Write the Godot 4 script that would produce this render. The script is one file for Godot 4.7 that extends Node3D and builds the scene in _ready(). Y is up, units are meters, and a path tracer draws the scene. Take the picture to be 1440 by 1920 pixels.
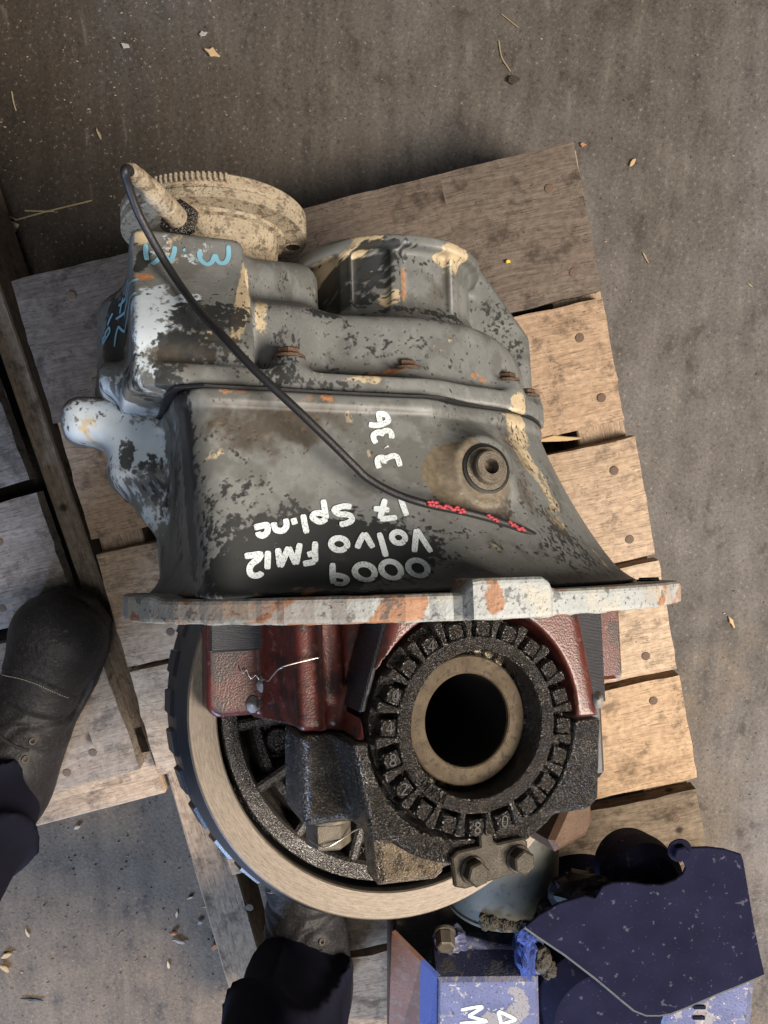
extends Node3D
# A truck axle differential lying on a wooden pallet on a workshop floor, seen from above.
# World: y up, metres, floor at y = 0. The differential has axes of its own: x across, y along the crown-wheel axis, z along the pinion axis.

const CAMERA_HEIGHT := 1.067
const FOCAL := 1450.0
const DECK := 0.145                       # height of a pallet's deck

var mats := {}
var noise_bytes := {}
var diff: Node3D
var diff_inverse: Transform3D
var eye: Transform3D
var used := {}
var rng := RandomNumberGenerator.new()

func _ready() -> void:
	rng.seed = 20
	build_camera_and_light()
	build_noises()
	build_materials()
	build_floor()
	build_pallets()
	build_differential()
	build_blue_unit()
	build_person()
	build_litter()

func build_camera_and_light() -> void:
	var cam := Camera3D.new()
	cam.name = "camera"
	cam.fov = rad_to_deg(2.0 * atan(960.0 / FOCAL))
	cam.near = 0.02
	cam.far = 60.0
	# the phone is held out over the work and looks almost straight down, tipped 9 degrees back to the holder's feet
	cam.transform = Transform3D(Basis(Vector3.RIGHT, deg_to_rad(-99.0)), Vector3(0, CAMERA_HEIGHT, 0))
	add_child(cam)
	cam.current = true
	eye = cam.transform
	var env := Environment.new()
	env.background_mode = Environment.BG_COLOR
	env.background_color = Color(0.30, 0.29, 0.29).linear_to_srgb()
	env.background_energy_multiplier = 0.16
	env.tonemap_mode = Environment.TONE_MAPPER_LINEAR
	env.tonemap_exposure = 1.2
	env.sdfgi_enabled = true
	env.ssao_enabled = true
	env.ssil_enabled = true
	var we := WorldEnvironment.new()
	we.name = "environment"
	we.environment = env
	add_child(we)
	# daylight through the tall workshop door to the right of the work, warm
	area_lamp("door_daylight", Vector3(1.75, 2.25, 0.62), Vector3(0.05, 0.3, 0.1), Vector2(1.0, 1.0), Color(1.0, 0.875, 0.745), 12.0)
	# unseen overhead fill lamp, added to soften and lift the shade
	area_lamp("overhead_fill", Vector3(0.2, 3.7, 0.9), Vector3(0.0, 0.0, 0.1), Vector2(1.6, 1.6), Color(0.97, 0.97, 1.0), 3.0)
	# cold skylight from the open side behind and to the left of the holder
	area_lamp("open_side_skylight", Vector3(-2.1, 2.1, 4.4), Vector3(-0.1, 0.25, 0.3), Vector2(1.5, 1.3), Color(0.47, 0.65, 1.0), 30.0)

func area_lamp(called: String, at: Vector3, towards: Vector3, size: Vector2, color: Color, energy: float) -> void:
	var l := AreaLight3D.new()
	l.name = called
	l.area_size = size
	l.light_color = color.linear_to_srgb()
	l.light_energy = energy
	l.area_range = 12.0
	l.area_attenuation = 2.0
	l.shadow_enabled = true
	add_child(l)
	l.look_at_from_position(at, towards, Vector3.UP)

# ------------------------------------------------------------------ surveying and naming
func site(u: float, v: float, h: float) -> Vector3:
	# the place at height h that the photograph shows at (u, v)
	var d := eye.basis * Vector3((u - 720.0) / FOCAL, -(v - 960.0) / FOCAL, -1.0)
	return eye.origin + d * ((h - eye.origin.y) / d.y)

func local(u: float, v: float, y: float) -> Vector3:
	# the same in the differential's own axes, on its plane y
	var d := eye.basis * Vector3((u - 720.0) / FOCAL, -(v - 960.0) / FOCAL, -1.0)
	var o := diff_inverse * eye.origin
	d = diff_inverse.basis * d
	return o + d * ((y - o.y) / d.y)

func lxz(u: float, v: float, y: float) -> Vector2:
	var p := local(u, v, y)
	return Vector2(p.x, p.z)

func numbered(called: String) -> String:
	var n: int = used.get(called, -1) + 1
	used[called] = n
	return called if n == 0 else "%s_%03d" % [called, n]

func thing(called: String, label: String, category: String, at := Vector3.ZERO, turn := 0.0, group := "") -> Node3D:
	var o := Node3D.new()
	o.name = numbered(called)
	add_child(o)
	o.position = at
	o.rotation.y = turn
	tag(o, label, category, group)
	return o

func tag(o: Node, label: String, category: String, group := "") -> void:
	o.set_meta("label", label)
	o.set_meta("category", category)
	if group:
		o.set_meta("group", group)

func part(parent: Node3D, called: String, mesh: Mesh, mat: Material, label := "", at := Transform3D()) -> MeshInstance3D:
	var o := MeshInstance3D.new()
	o.name = called
	o.mesh = mesh
	o.material_override = mat
	o.transform = at
	if label:
		o.set_meta("label", label)
	parent.add_child(o, true)
	return o

func solo(called: String, mesh: Mesh, mat: Material, label: String, category: String, at := Transform3D(), group := "") -> MeshInstance3D:
	var o := part(self, numbered(called), mesh, mat, "", at)
	tag(o, label, category, group)
	return o

# ------------------------------------------------------------------ mesh tools
class Shape:
	# flat-shaded triangles and smooth grids, given counter-clockwise as seen from outside
	var v := PackedVector3Array()
	var n := PackedVector3Array()
	var t := PackedVector2Array()

	func tri(a: Vector3, b: Vector3, c: Vector3) -> void:
		var m := (b - a).cross(c - a).normalized()
		v.append(a); v.append(c); v.append(b)
		for i in 3:
			n.append(m)

	func quad(a: Vector3, b: Vector3, c: Vector3, d: Vector3) -> void:
		tri(a, b, c)
		tri(a, c, d)

	func stri(a: Vector3, b: Vector3, c: Vector3, na: Vector3, nb: Vector3, nc: Vector3) -> void:
		v.append(a); v.append(c); v.append(b)
		n.append(na); n.append(nc); n.append(nb)

	func squad(a: Vector3, b: Vector3, c: Vector3, d: Vector3, na: Vector3, nb: Vector3, nc: Vector3, nd: Vector3) -> void:
		stri(a, b, c, na, nb, nc)
		stri(a, c, d, na, nc, nd)

	func box(lo: Vector3, hi: Vector3, b := 0.001, x := Transform3D()) -> void:
		# chamfered box
		var c := (lo + hi) * 0.5
		var h := (hi - lo) * 0.5
		b = minf(b, minf(h.x, minf(h.y, h.z)) * 0.9)
		var k := Vector3(b, b, b)
		for axis in 3:
			for s in [-1.0, 1.0]:
				var u := (axis + 1) % 3
				var w := (axis + 2) % 3
				var q := []
				for e in [[-1, -1], [1, -1], [1, 1], [-1, 1]]:
					var p := Vector3.ZERO
					p[axis] = s * h[axis]
					p[u] = e[0] * (h[u] - b)
					p[w] = e[1] * (h[w] - b)
					q.append(x * (c + p))
				if s > 0:
					quad(q[0], q[1], q[2], q[3])
				else:
					quad(q[3], q[2], q[1], q[0])
		for axis in 3:                         # edges along axis
			var u := (axis + 1) % 3
			var w := (axis + 2) % 3
			for su in [-1.0, 1.0]:
				for sw in [-1.0, 1.0]:
					var q := []
					for e in [[-1, 0], [1, 0], [1, 1], [-1, 1]]:
						var p := Vector3.ZERO
						p[axis] = e[0] * (h[axis] - b)
						p[u] = su * (h[u] - (b if e[1] == 1 else 0.0))
						p[w] = sw * (h[w] - (0.0 if e[1] == 1 else b))
						q.append(x * (c + p))
					if su * sw > 0:
						quad(q[0], q[1], q[2], q[3])
					else:
						quad(q[3], q[2], q[1], q[0])
		for sx in [-1.0, 1.0]:
			for sy in [-1.0, 1.0]:
				for sz in [-1.0, 1.0]:
					var s := Vector3(sx, sy, sz)
					var a := x * (c + s * Vector3(h.x, h.y - b, h.z - b))
					var d := x * (c + s * Vector3(h.x - b, h.y, h.z - b))
					var e := x * (c + s * Vector3(h.x - b, h.y - b, h.z))
					if sx * sy * sz > 0:
						tri(a, d, e)
					else:
						tri(a, e, d)

	func prism(poly: PackedVector2Array, y0: float, y1: float, b := 0.001, x := Transform3D()) -> void:
		# outline in (x, z), from y0 up to y1, upper and lower rims chamfered by b
		if not Geometry2D.is_polygon_clockwise(poly):
			poly = poly.duplicate()
			poly.reverse()
		var count := poly.size()
		var inner := PackedVector2Array()
		for i in count:
			var p := poly[i]
			var e0 := (p - poly[(i + count - 1) % count]).normalized()
			var e1 := (poly[(i + 1) % count] - p).normalized()
			var n0 := Vector2(-e0.y, e0.x)
			var n1 := Vector2(-e1.y, e1.x)
			var m := (n0 + n1).normalized()
			var q := p + m * (b / maxf(0.35, m.dot(n0)))
			inner.append(q)
		# which side is inside
		var area0 := 0.0
		var area1 := 0.0
		for i in count:
			area0 += poly[i].cross(poly[(i + 1) % count])
			area1 += inner[i].cross(inner[(i + 1) % count])
		if absf(area1) > absf(area0):
			for i in count:
				inner[i] = poly[i] * 2.0 - inner[i]
		var ids := Geometry2D.triangulate_polygon(inner)
		var turn := 1.0 if area0 > 0 else -1.0
		var at := func(p: Vector2, y: float) -> Vector3: return x * Vector3(p.x, y, p.y)
		for k in range(0, ids.size(), 3):
			var a := inner[ids[k]]
			var d := inner[ids[k + 1]]
			var e := inner[ids[k + 2]]
			var up := (d - a).cross(e - a) < 0
			var q: Array = [at.call(a, y1), at.call(d, y1), at.call(e, y1)]
			var r: Array = [at.call(a, y0), at.call(d, y0), at.call(e, y0)]
			if up:
				tri(q[0], q[1], q[2]); tri(r[0], r[2], r[1])
			else:
				tri(q[0], q[2], q[1]); tri(r[0], r[1], r[2])
		for i in count:
			var j := (i + 1) % count
			var rows := [[inner[i], inner[j], y0], [poly[i], poly[j], y0 + b], [poly[i], poly[j], y1 - b], [inner[i], inner[j], y1]]
			for k in 3:
				var a: Vector3 = at.call(rows[k][0], rows[k][2])
				var d: Vector3 = at.call(rows[k][1], rows[k][2])
				var e: Vector3 = at.call(rows[k + 1][1], rows[k + 1][2])
				var g: Vector3 = at.call(rows[k + 1][0], rows[k + 1][2])
				if turn > 0:
					quad(g, e, d, a)
				else:
					quad(a, d, e, g)

	func lathe(profile: Array, segs: int, x := Transform3D(), a0 := 0.0, a1 := TAU) -> void:
		# profile of Vector2(radius, y), going up the outside; smooth round the axis, creased along it
		for k in profile.size() - 1:
			var p: Vector2 = profile[k]
			var q: Vector2 = profile[k + 1]
			var d := (q - p).normalized()
			var m := Vector2(d.y, -d.x)
			for i in segs:
				var s := a0 + (a1 - a0) * i / segs
				var e := a0 + (a1 - a0) * (i + 1) / segs
				var cs := Vector3(cos(s), 0, sin(s))
				var ce := Vector3(cos(e), 0, sin(e))
				var up := Vector3.UP
				var ns := (x.basis * (cs * m.x + up * m.y)).normalized()
				var ne := (x.basis * (ce * m.x + up * m.y)).normalized()
				squad(x * (ce * p.x + up * p.y), x * (cs * p.x + up * p.y), x * (cs * q.x + up * q.y), x * (ce * q.x + up * q.y), ne, ns, ns, ne)

	func tube(path: PackedVector3Array, r: float, segs := 10, taper := 1.0) -> void:
		var count := path.size()
		var side := Vector3.ZERO
		var rings := []
		for i in count:
			var d := (path[mini(i + 1, count - 1)] - path[maxi(i - 1, 0)]).normalized()
			if i == 0:
				side = d.cross(Vector3(0.3, 1, 0.2)).normalized()
			side = (side - d * side.dot(d)).normalized()
			var up := d.cross(side)
			var ring := []
			var rr := r * lerpf(1.0, taper, float(i) / (count - 1))
			for k in segs:
				var a := TAU * k / segs
				var m := side * cos(a) + up * sin(a)
				ring.append([path[i] + m * rr, m])
			rings.append(ring)
		for i in count - 1:
			for k in segs:
				var j := (k + 1) % segs
				var a: Array = rings[i][k]
				var b: Array = rings[i][j]
				var c: Array = rings[i + 1][j]
				var d: Array = rings[i + 1][k]
				squad(a[0], b[0], c[0], d[0], a[1], b[1], c[1], d[1])
		for e in [0, count - 1]:
			var mid := path[e]
			for k in segs:
				var j := (k + 1) % segs
				if e == 0:
					tri(mid, rings[e][j][0], rings[e][k][0])
				else:
					tri(mid, rings[e][k][0], rings[e][j][0])

	func stroke(pts: PackedVector3Array, normals: PackedVector3Array, width: float) -> void:
		# a brush stroke lying on a surface: a ribbon with a raised middle and round ends
		var count := pts.size()
		var rows := []
		for i in count:
			var d := (pts[mini(i + 1, count - 1)] - pts[maxi(i - 1, 0)]).normalized()
			var s := d.cross(normals[i]).normalized()
			var e := minf(i, count - 1 - i)
			var w := width * 0.5 * (0.62 if e < 1 else (0.92 if e < 2 else 1.0))
			rows.append([pts[i] - s * w, pts[i] + normals[i] * 0.0003, pts[i] + s * w, normals[i]])
		for i in count - 1:
			var m: Vector3 = rows[i][3]
			var o: Vector3 = rows[i + 1][3]
			squad(rows[i][0], rows[i][1], rows[i + 1][1], rows[i + 1][0], m, m, o, o)
			squad(rows[i][1], rows[i][2], rows[i + 1][2], rows[i + 1][1], m, m, o, o)

	func add(s: Shape, x := Transform3D()) -> void:
		for i in s.v.size():
			v.append(x * s.v[i])
			n.append((x.basis * s.n[i]).normalized())

	func mesh(uv = null) -> ArrayMesh:
		var arrays := []
		arrays.resize(Mesh.ARRAY_MAX)
		arrays[Mesh.ARRAY_VERTEX] = v
		arrays[Mesh.ARRAY_NORMAL] = n
		if uv != null:
			t.resize(v.size())
			for i in v.size():
				t[i] = uv.call(v[i])
			arrays[Mesh.ARRAY_TEX_UV] = t
		var m := ArrayMesh.new()
		m.add_surface_from_arrays(Mesh.PRIMITIVE_TRIANGLES, arrays)
		return m

static func smin(a: float, b: float, k: float) -> float:
	var h := maxf(k - absf(a - b), 0.0) / k
	return minf(a, b) - h * h * k * 0.25

static func smax(a: float, b: float, k: float) -> float:
	var h := maxf(k - absf(a - b), 0.0) / k
	return maxf(a, b) + h * h * k * 0.25

static func sd_box(p: Vector3, c: Vector3, h: Vector3, r: float) -> float:
	var q := (p - c).abs() - h + Vector3(r, r, r)
	return q.max(Vector3.ZERO).length() + minf(maxf(q.x, maxf(q.y, q.z)), 0.0) - r

static func sd_rect(x: float, y: float, hx: float, hy: float, r: float) -> float:
	var ax := absf(x) - hx + r
	var ay := absf(y) - hy + r
	return Vector2(maxf(ax, 0.0), maxf(ay, 0.0)).length() + minf(maxf(ax, ay), 0.0) - r

static func sd_capsule(p: Vector3, a: Vector3, b: Vector3, ra: float, rb: float) -> float:
	var d := b - a
	var h := clampf((p - a).dot(d) / d.length_squared(), 0.0, 1.0)
	return (p - a - d * h).length() - lerpf(ra, rb, h)

static func sd_poly(p: Vector2, poly: PackedVector2Array) -> float:
	var d := p.distance_squared_to(poly[0])
	var s := 1.0
	var j := poly.size() - 1
	for i in poly.size():
		var e := poly[j] - poly[i]
		var w := p - poly[i]
		var b := w - e * clampf(w.dot(e) / e.length_squared(), 0.0, 1.0)
		d = minf(d, b.length_squared())
		var c0 := p.y >= poly[i].y
		var c1 := p.y < poly[j].y
		var c2 := e.x * w.y > e.y * w.x
		if (c0 and c1 and c2) or (not c0 and not c1 and not c2):
			s = -s
		j = i
	return s * sqrt(d)

func cast_body(f: Callable, lo: Vector3, hi: Vector3, cell: float, uv = null) -> ArrayMesh:
	# surface nets of a distance field, visiting only the blocks near the surface
	const B := 6
	var nx := int(ceil((hi.x - lo.x) / cell / B)) * B
	var ny := int(ceil((hi.y - lo.y) / cell / B)) * B
	var nz := int(ceil((hi.z - lo.z) / cell / B)) * B
	var field := PackedFloat32Array()
	field.resize(nx * ny * nz)
	field.fill(1.0)
	var blocks: Array[Vector3i] = []
	var reach := cell * (B * 0.5 * 1.75 + 2.0) * 1.25
	for bz in range(0, nz, B):
		for by in range(0, ny, B):
			for bx in range(0, nx, B):
				var mid := lo + Vector3(bx + B * 0.5 - 0.5, by + B * 0.5 - 0.5, bz + B * 0.5 - 0.5) * cell
				var d: float = f.call(mid)
				if absf(d) < reach:
					blocks.append(Vector3i(bx, by, bz))
				elif d < 0.0:
					for z in range(bz, bz + B):
						for y in range(by, by + B):
							var at := (z * ny + y) * nx + bx
							for x in B:
								field[at + x] = -1.0
	var results: Array[PackedFloat32Array] = []
	results.resize(blocks.size())
	var job := func(k: int) -> void:
		var b := blocks[k]
		var out := PackedFloat32Array()
		out.resize(B * B * B)
		var i := 0
		for z in B:
			for y in B:
				for x in B:
					out[i] = f.call(lo + Vector3(b.x + x, b.y + y, b.z + z) * cell)
					i += 1
		results[k] = out
	var task := WorkerThreadPool.add_group_task(job, blocks.size(), -1, true)
	WorkerThreadPool.wait_for_group_task_completion(task)
	for k in blocks.size():
		var b := blocks[k]
		var i := 0
		for z in B:
			for y in B:
				var at := ((b.z + z) * ny + b.y + y) * nx + b.x
				for x in B:
					field[at + x] = results[k][i]
					i += 1
	var index := PackedInt32Array()
	index.resize(nx * ny * nz)
	index.fill(-1)
	var verts := PackedVector3Array()
	var row := nx
	var slab := nx * ny
	var cells := PackedInt32Array()
	for b in blocks:
		for z in range(maxi(b.z - 1, 0), mini(b.z + B, nz - 1)):
			for y in range(maxi(b.y - 1, 0), mini(b.y + B, ny - 1)):
				for x in range(maxi(b.x - 1, 0), mini(b.x + B, nx - 1)):
					var at := z * slab + y * row + x
					if index[at] != -1:
						continue
					var c := [field[at], field[at + 1], field[at + row], field[at + row + 1], field[at + slab], field[at + slab + 1], field[at + slab + row], field[at + slab + row + 1]]
					var inside := 0
					for q in c:
						if q < 0.0:
							inside += 1
					if inside == 0 or inside == 8:
						index[at] = -2
						continue
					var sum := Vector3.ZERO
					var count := 0
					for e in EDGES:
						var f0: float = c[e[0]]
						var f1: float = c[e[1]]
						if (f0 < 0.0) != (f1 < 0.0):
							var t := f0 / (f0 - f1)
							sum += CORNER[e[0]].lerp(CORNER[e[1]], t)
							count += 1
					index[at] = verts.size()
					cells.append(at)
					verts.append(lo + (Vector3(x, y, z) + sum / count) * cell)
	var tris := PackedInt32Array()
	for k in cells.size():
		var at := cells[k]
		var x := at % nx
		var y := (at / nx) % ny
		var z := at / slab
		for axis in 3:
			var step: int = [1, row, slab][axis]
			var du: int = [row, slab, 1][axis]
			var dv: int = [slab, 1, row][axis]
			if ([y, z, x][axis] == 0) or ([z, x, y][axis] == 0):
				continue
			var f0 := field[at]
			var f1 := field[at + step]
			if (f0 < 0.0) == (f1 < 0.0):
				continue
			var a := index[at]
			var b := index[at - du]
			var c := index[at - du - dv]
			var d := index[at - dv]
			if a < 0 or b < 0 or c < 0 or d < 0:
				continue
			if f0 < 0.0:
				tris.append_array([a, b, c, a, c, d])
			else:
				tris.append_array([a, c, b, a, d, c])
	var normals := PackedVector3Array()
	normals.resize(verts.size())
	var e := cell * 0.6
	var chunk := 256
	var pieces: Array[PackedVector3Array] = []
	pieces.resize(int(ceil(verts.size() / float(chunk))))
	var njob := func(k: int) -> void:
		var out := PackedVector3Array()
		for i in range(k * chunk, mini(k * chunk + chunk, verts.size())):
			var p := verts[i]
			var g := Vector3(1, -1, -1) * float(f.call(p + Vector3(e, -e, -e))) + Vector3(-1, -1, 1) * float(f.call(p + Vector3(-e, -e, e))) + Vector3(-1, 1, -1) * float(f.call(p + Vector3(-e, e, -e))) + Vector3(1, 1, 1) * float(f.call(p + Vector3(e, e, e)))
			out.append(g.normalized())
		pieces[k] = out
	task = WorkerThreadPool.add_group_task(njob, pieces.size(), -1, true)
	WorkerThreadPool.wait_for_group_task_completion(task)
	for k in pieces.size():
		for i in pieces[k].size():
			normals[k * chunk + i] = pieces[k][i]
	var agree := 0
	for k in range(0, tris.size(), 300):
		var m := (verts[tris[k + 1]] - verts[tris[k]]).cross(verts[tris[k + 2]] - verts[tris[k]])
		agree += 1 if m.dot(normals[tris[k]]) > 0 else -1
	if agree > 0:
		for k in range(0, tris.size(), 3):
			var swap := tris[k]
			tris[k] = tris[k + 1]
			tris[k + 1] = swap
	var arrays := []
	arrays.resize(Mesh.ARRAY_MAX)
	arrays[Mesh.ARRAY_VERTEX] = verts
	arrays[Mesh.ARRAY_NORMAL] = normals
	arrays[Mesh.ARRAY_INDEX] = tris
	if uv != null:
		var t := PackedVector2Array()
		t.resize(verts.size())
		for i in verts.size():
			t[i] = uv.call(verts[i])
		arrays[Mesh.ARRAY_TEX_UV] = t
	var m := ArrayMesh.new()
	m.add_surface_from_arrays(Mesh.PRIMITIVE_TRIANGLES, arrays)
	return m

const EDGES := [[0, 1], [2, 3], [4, 5], [6, 7], [0, 2], [1, 3], [4, 6], [5, 7], [0, 4], [1, 5], [2, 6], [3, 7]]
const CORNER := [Vector3(0, 0, 0), Vector3(1, 0, 0), Vector3(0, 1, 0), Vector3(1, 1, 0), Vector3(0, 0, 1), Vector3(1, 0, 1), Vector3(0, 1, 1), Vector3(1, 1, 1)]

func ccw(points: Array) -> PackedVector2Array:
	return PackedVector2Array(points)

func bent(points: Array, steps := 6) -> PackedVector3Array:
	# a smooth curve through the points
	var c := Curve3D.new()
	for i in points.size():
		var a: Vector3 = points[maxi(i - 1, 0)]
		var b: Vector3 = points[mini(i + 1, points.size() - 1)]
		var d := (b - a) / 6.0
		c.add_point(points[i], -d, d)
	var out := PackedVector3Array()
	for i in points.size() - 1:
		for k in steps:
			out.append(c.sample(i, float(k) / steps))
	out.append(points[-1])
	return out

# ------------------------------------------------------------------ textures and materials
func noise_of(seed_: int, freq: float, octaves: int, kind := FastNoiseLite.TYPE_SIMPLEX_SMOOTH, gain := 0.5) -> FastNoiseLite:
	var f := FastNoiseLite.new()
	f.seed = seed_
	f.noise_type = kind
	f.frequency = freq
	f.fractal_octaves = octaves
	f.fractal_gain = gain
	f.fractal_type = FastNoiseLite.FRACTAL_FBM if octaves > 1 else FastNoiseLite.FRACTAL_NONE
	return f

func bytes_of(f: FastNoiseLite, w: int, h: int, normalised := true) -> PackedByteArray:
	var im := f.get_seamless_image(w, h, false, false, 0.15, normalised)
	im.convert(Image.FORMAT_L8)
	return im.get_data()

func build_noises() -> void:
	noise_bytes.cloud = bytes_of(noise_of(3, 0.006, 5), 1024, 1024)
	noise_bytes.blotch = bytes_of(noise_of(7, 0.02, 5, FastNoiseLite.TYPE_SIMPLEX_SMOOTH, 0.6), 1024, 1024)
	noise_bytes.speck = bytes_of(noise_of(11, 0.09, 3, FastNoiseLite.TYPE_SIMPLEX_SMOOTH, 0.6), 1024, 1024)
	noise_bytes.fine = bytes_of(noise_of(17, 0.3, 2), 1024, 1024)
	var f := noise_of(23, 0.05, 1, FastNoiseLite.TYPE_CELLULAR)
	f.cellular_return_type = FastNoiseLite.RETURN_DISTANCE
	noise_bytes.cells = bytes_of(f, 1024, 1024)

func srgb(c: Color) -> Color:
	return c.linear_to_srgb()

func texture_from(w: int, h: int, rgb: PackedByteArray) -> ImageTexture:
	return ImageTexture.create_from_image(Image.create_from_data(w, h, false, Image.FORMAT_RGB8, rgb))

func texture_grey(w: int, h: int, grey: PackedByteArray) -> ImageTexture:
	return ImageTexture.create_from_image(Image.create_from_data(w, h, false, Image.FORMAT_L8, grey))

func plain(color: Color, rough: float, metal := 0.0, spec := 0.5) -> StandardMaterial3D:
	# color is the surface's linear base colour
	var m := StandardMaterial3D.new()
	m.albedo_color = srgb(color)
	m.roughness = rough
	m.metallic = metal
	m.metallic_specular = spec
	m.cull_mode = BaseMaterial3D.CULL_DISABLED
	return m

func tri(m: StandardMaterial3D, scale: float) -> StandardMaterial3D:
	m.uv1_triplanar = true
	m.uv1_scale = Vector3(scale, scale, scale)
	m.uv1_triplanar_sharpness = 3.0
	return m

func relief(m: StandardMaterial3D, t: Texture2D, depth_cm: float) -> StandardMaterial3D:
	m.heightmap_enabled = true
	m.heightmap_texture = t
	m.heightmap_scale = depth_cm
	return m

func mixed(size: int, base: Array, layers: Array, fine := 0.12) -> ImageTexture:
	# base: two linear colours that the cloud noise mixes. layers: [noise name, threshold, softness, linear colour, strength, shift]
	var cl: PackedByteArray = noise_bytes.cloud
	var fi: PackedByteArray = noise_bytes.fine
	var out := PackedByteArray()
	out.resize(size * size * 3)
	var step := 1024 / size
	var lut := PackedByteArray()
	lut.resize(4096)
	for i in 4096:
		var q := i / 4095.0
		lut[i] = int(255.0 * (12.92 * q if q < 0.0031308 else 1.055 * pow(q, 1 / 2.4) - 0.055) + 0.5)
	var a: Vector3 = vec(base[0])
	var b: Vector3 = vec(base[1])
	var sources: Array[PackedByteArray] = []
	var colours: Array[Vector3] = []
	for l in layers:
		sources.append(noise_bytes[l[0]])
		colours.append(vec(l[3]))
	var strips: Array[PackedByteArray] = []
	var per := 16
	strips.resize(size / per)
	var job := func(strip: int) -> void:
		var o := PackedByteArray()
		o.resize(per * size * 3)
		var at := 0
		for y in range(strip * per, strip * per + per):
			for x in size:
				var k := (y * 1024 + x) * step
				var c := a.lerp(b, cl[k] / 255.0)
				for i in colours.size():
					var l: Array = layers[i]
					var q: int = (k + int(l[5])) & 1048575
					var w := (sources[i][q] / 255.0 - float(l[1])) / float(l[2])
					if w > 0.0:
						c = c.lerp(colours[i], minf(w, 1.0) * float(l[4]))
				c *= 1.0 + (fi[k] / 127.5 - 1.0) * fine
				o[at] = lut[clampi(int(c.x * 4095.0), 0, 4095)]
				o[at + 1] = lut[clampi(int(c.y * 4095.0), 0, 4095)]
				o[at + 2] = lut[clampi(int(c.z * 4095.0), 0, 4095)]
				at += 3
		strips[strip] = o
	var task := WorkerThreadPool.add_group_task(job, strips.size(), -1, true)
	WorkerThreadPool.wait_for_group_task_completion(task)
	out.clear()
	for q in strips:
		out.append_array(q)
	return texture_from(size, size, out)

func vec(c: Color) -> Vector3:
	return Vector3(c.r, c.g, c.b)

func wood_texture(seed_: int, pale: Color, dark: Color, grime: float) -> ImageTexture:
	# grain runs along u
	var w := 2048
	var h := 512
	var f := noise_of(seed_, 0.006, 4)
	var g := noise_of(seed_ + 1, 0.007, 5, FastNoiseLite.TYPE_SIMPLEX_SMOOTH, 0.68)
	var s := noise_of(seed_ + 2, 0.10, 3, FastNoiseLite.TYPE_SIMPLEX_SMOOTH, 0.6)
	var p := vec(pale)
	var d := vec(dark)
	var lut := PackedByteArray()
	lut.resize(4096)
	for i in 4096:
		var q := i / 4095.0
		lut[i] = int(255.0 * (12.92 * q if q < 0.0031308 else 1.055 * pow(q, 1 / 2.4) - 0.055) + 0.5)
	# a few knots
	var r := noise_of(seed_ + 3, 0.5, 1)
	var knots := []
	for i in 4:
		knots.append(Vector3(fposmod(r.get_noise_1d(i * 17.0) * 9000.0, 2048.0), fposmod(r.get_noise_1d(i * 31.0 + 5.0) * 7000.0, 512.0), 9.0 + 8.0 * absf(r.get_noise_1d(i * 7.0 + 2.0))))
	var strips: Array[PackedByteArray] = []
	var per := 16
	strips.resize(h / per)
	var job := func(k: int) -> void:
		var out := PackedByteArray()
		out.resize(per * w * 3)
		var at := 0
		for y in range(k * per, k * per + per):
			for x in w:
				var bend := 0.0
				var knot := 0.0
				for n in knots:
					var dx: float = (x - n.x) / (n.z * 3.2)
					var dy: float = (y - n.y) / n.z
					if absf(dx) < 3.0 and absf(dy) < 4.0:
						var q := exp(-(dx * dx + dy * dy) * 0.5)
						bend += q * signf(dy) * 12.0 * minf(absf(dy), 1.0)
						knot = maxf(knot, clampf(1.7 - Vector2(dx * 2.6, dy).length() * 1.5, 0.0, 1.0))
				var yy := y + bend + f.get_noise_2d(x * 0.22, y * 0.5) * 24.0
				var ring := sin(yy * 0.085) * 0.5 + 0.5
				var fibre := s.get_noise_2d(x * 0.035, yy * 1.5)
				var hair := s.get_noise_2d(x * 0.09 + 300.0, y * 4.6)
				var stain := g.get_noise_2d(x, y * 1.5)
				var q := clampf(0.36 + 0.13 * (ring - 0.5) + 0.40 * fibre + 0.30 * hair + 0.25 * f.get_noise_2d(x * 0.3, y * 3.0), 0, 1)
				var c := p.lerp(d, q)
				c = c.lerp(d * 0.42, knot)
				c = c.lerp(Vector3(0.075, 0.056, 0.042), clampf((stain - 0.10) * 2.4, 0, 1) * grime)
				c *= 1.0 + 0.30 * s.get_noise_2d(x * 0.35, y * 0.6 + 500.0)
				# splits along the grain, darker pores
				if absf(fibre) < 0.010 and stain > -0.05:
					c *= 0.45
				if hair > 0.42:
					c *= 0.66
				var spot := g.get_noise_2d(x * 3.4 + 900.0, y * 4.4)
				if spot > 0.52:
					c = c.lerp(Vector3(0.045, 0.036, 0.028), clampf((spot - 0.52) * 8.0, 0.0, 0.65))
				out[at] = lut[clampi(int(c.x * 4095.0), 0, 4095)]
				out[at + 1] = lut[clampi(int(c.y * 4095.0), 0, 4095)]
				out[at + 2] = lut[clampi(int(c.z * 4095.0), 0, 4095)]
				at += 3
		strips[k] = out
	var task := WorkerThreadPool.add_group_task(job, strips.size(), -1, true)
	WorkerThreadPool.wait_for_group_task_completion(task)
	var all := PackedByteArray()
	for q in strips:
		all.append_array(q)
	return texture_from(w, h, all)

func wood(t: ImageTexture, tint: float, shift: float, hue := Color(1, 1, 1)) -> StandardMaterial3D:
	var m := plain(Color(tint * hue.r, tint * hue.g, tint * hue.b), 0.82, 0.0, 0.3)
	m.albedo_texture = t
	m.uv1_triplanar = true
	m.uv1_triplanar_sharpness = 8.0
	m.uv1_scale = Vector3(1.1, 3.4, 3.4)
	m.uv1_offset = Vector3(shift, shift * 1.7, shift * 2.3)
	relief(m, t, 0.12)
	return m

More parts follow.
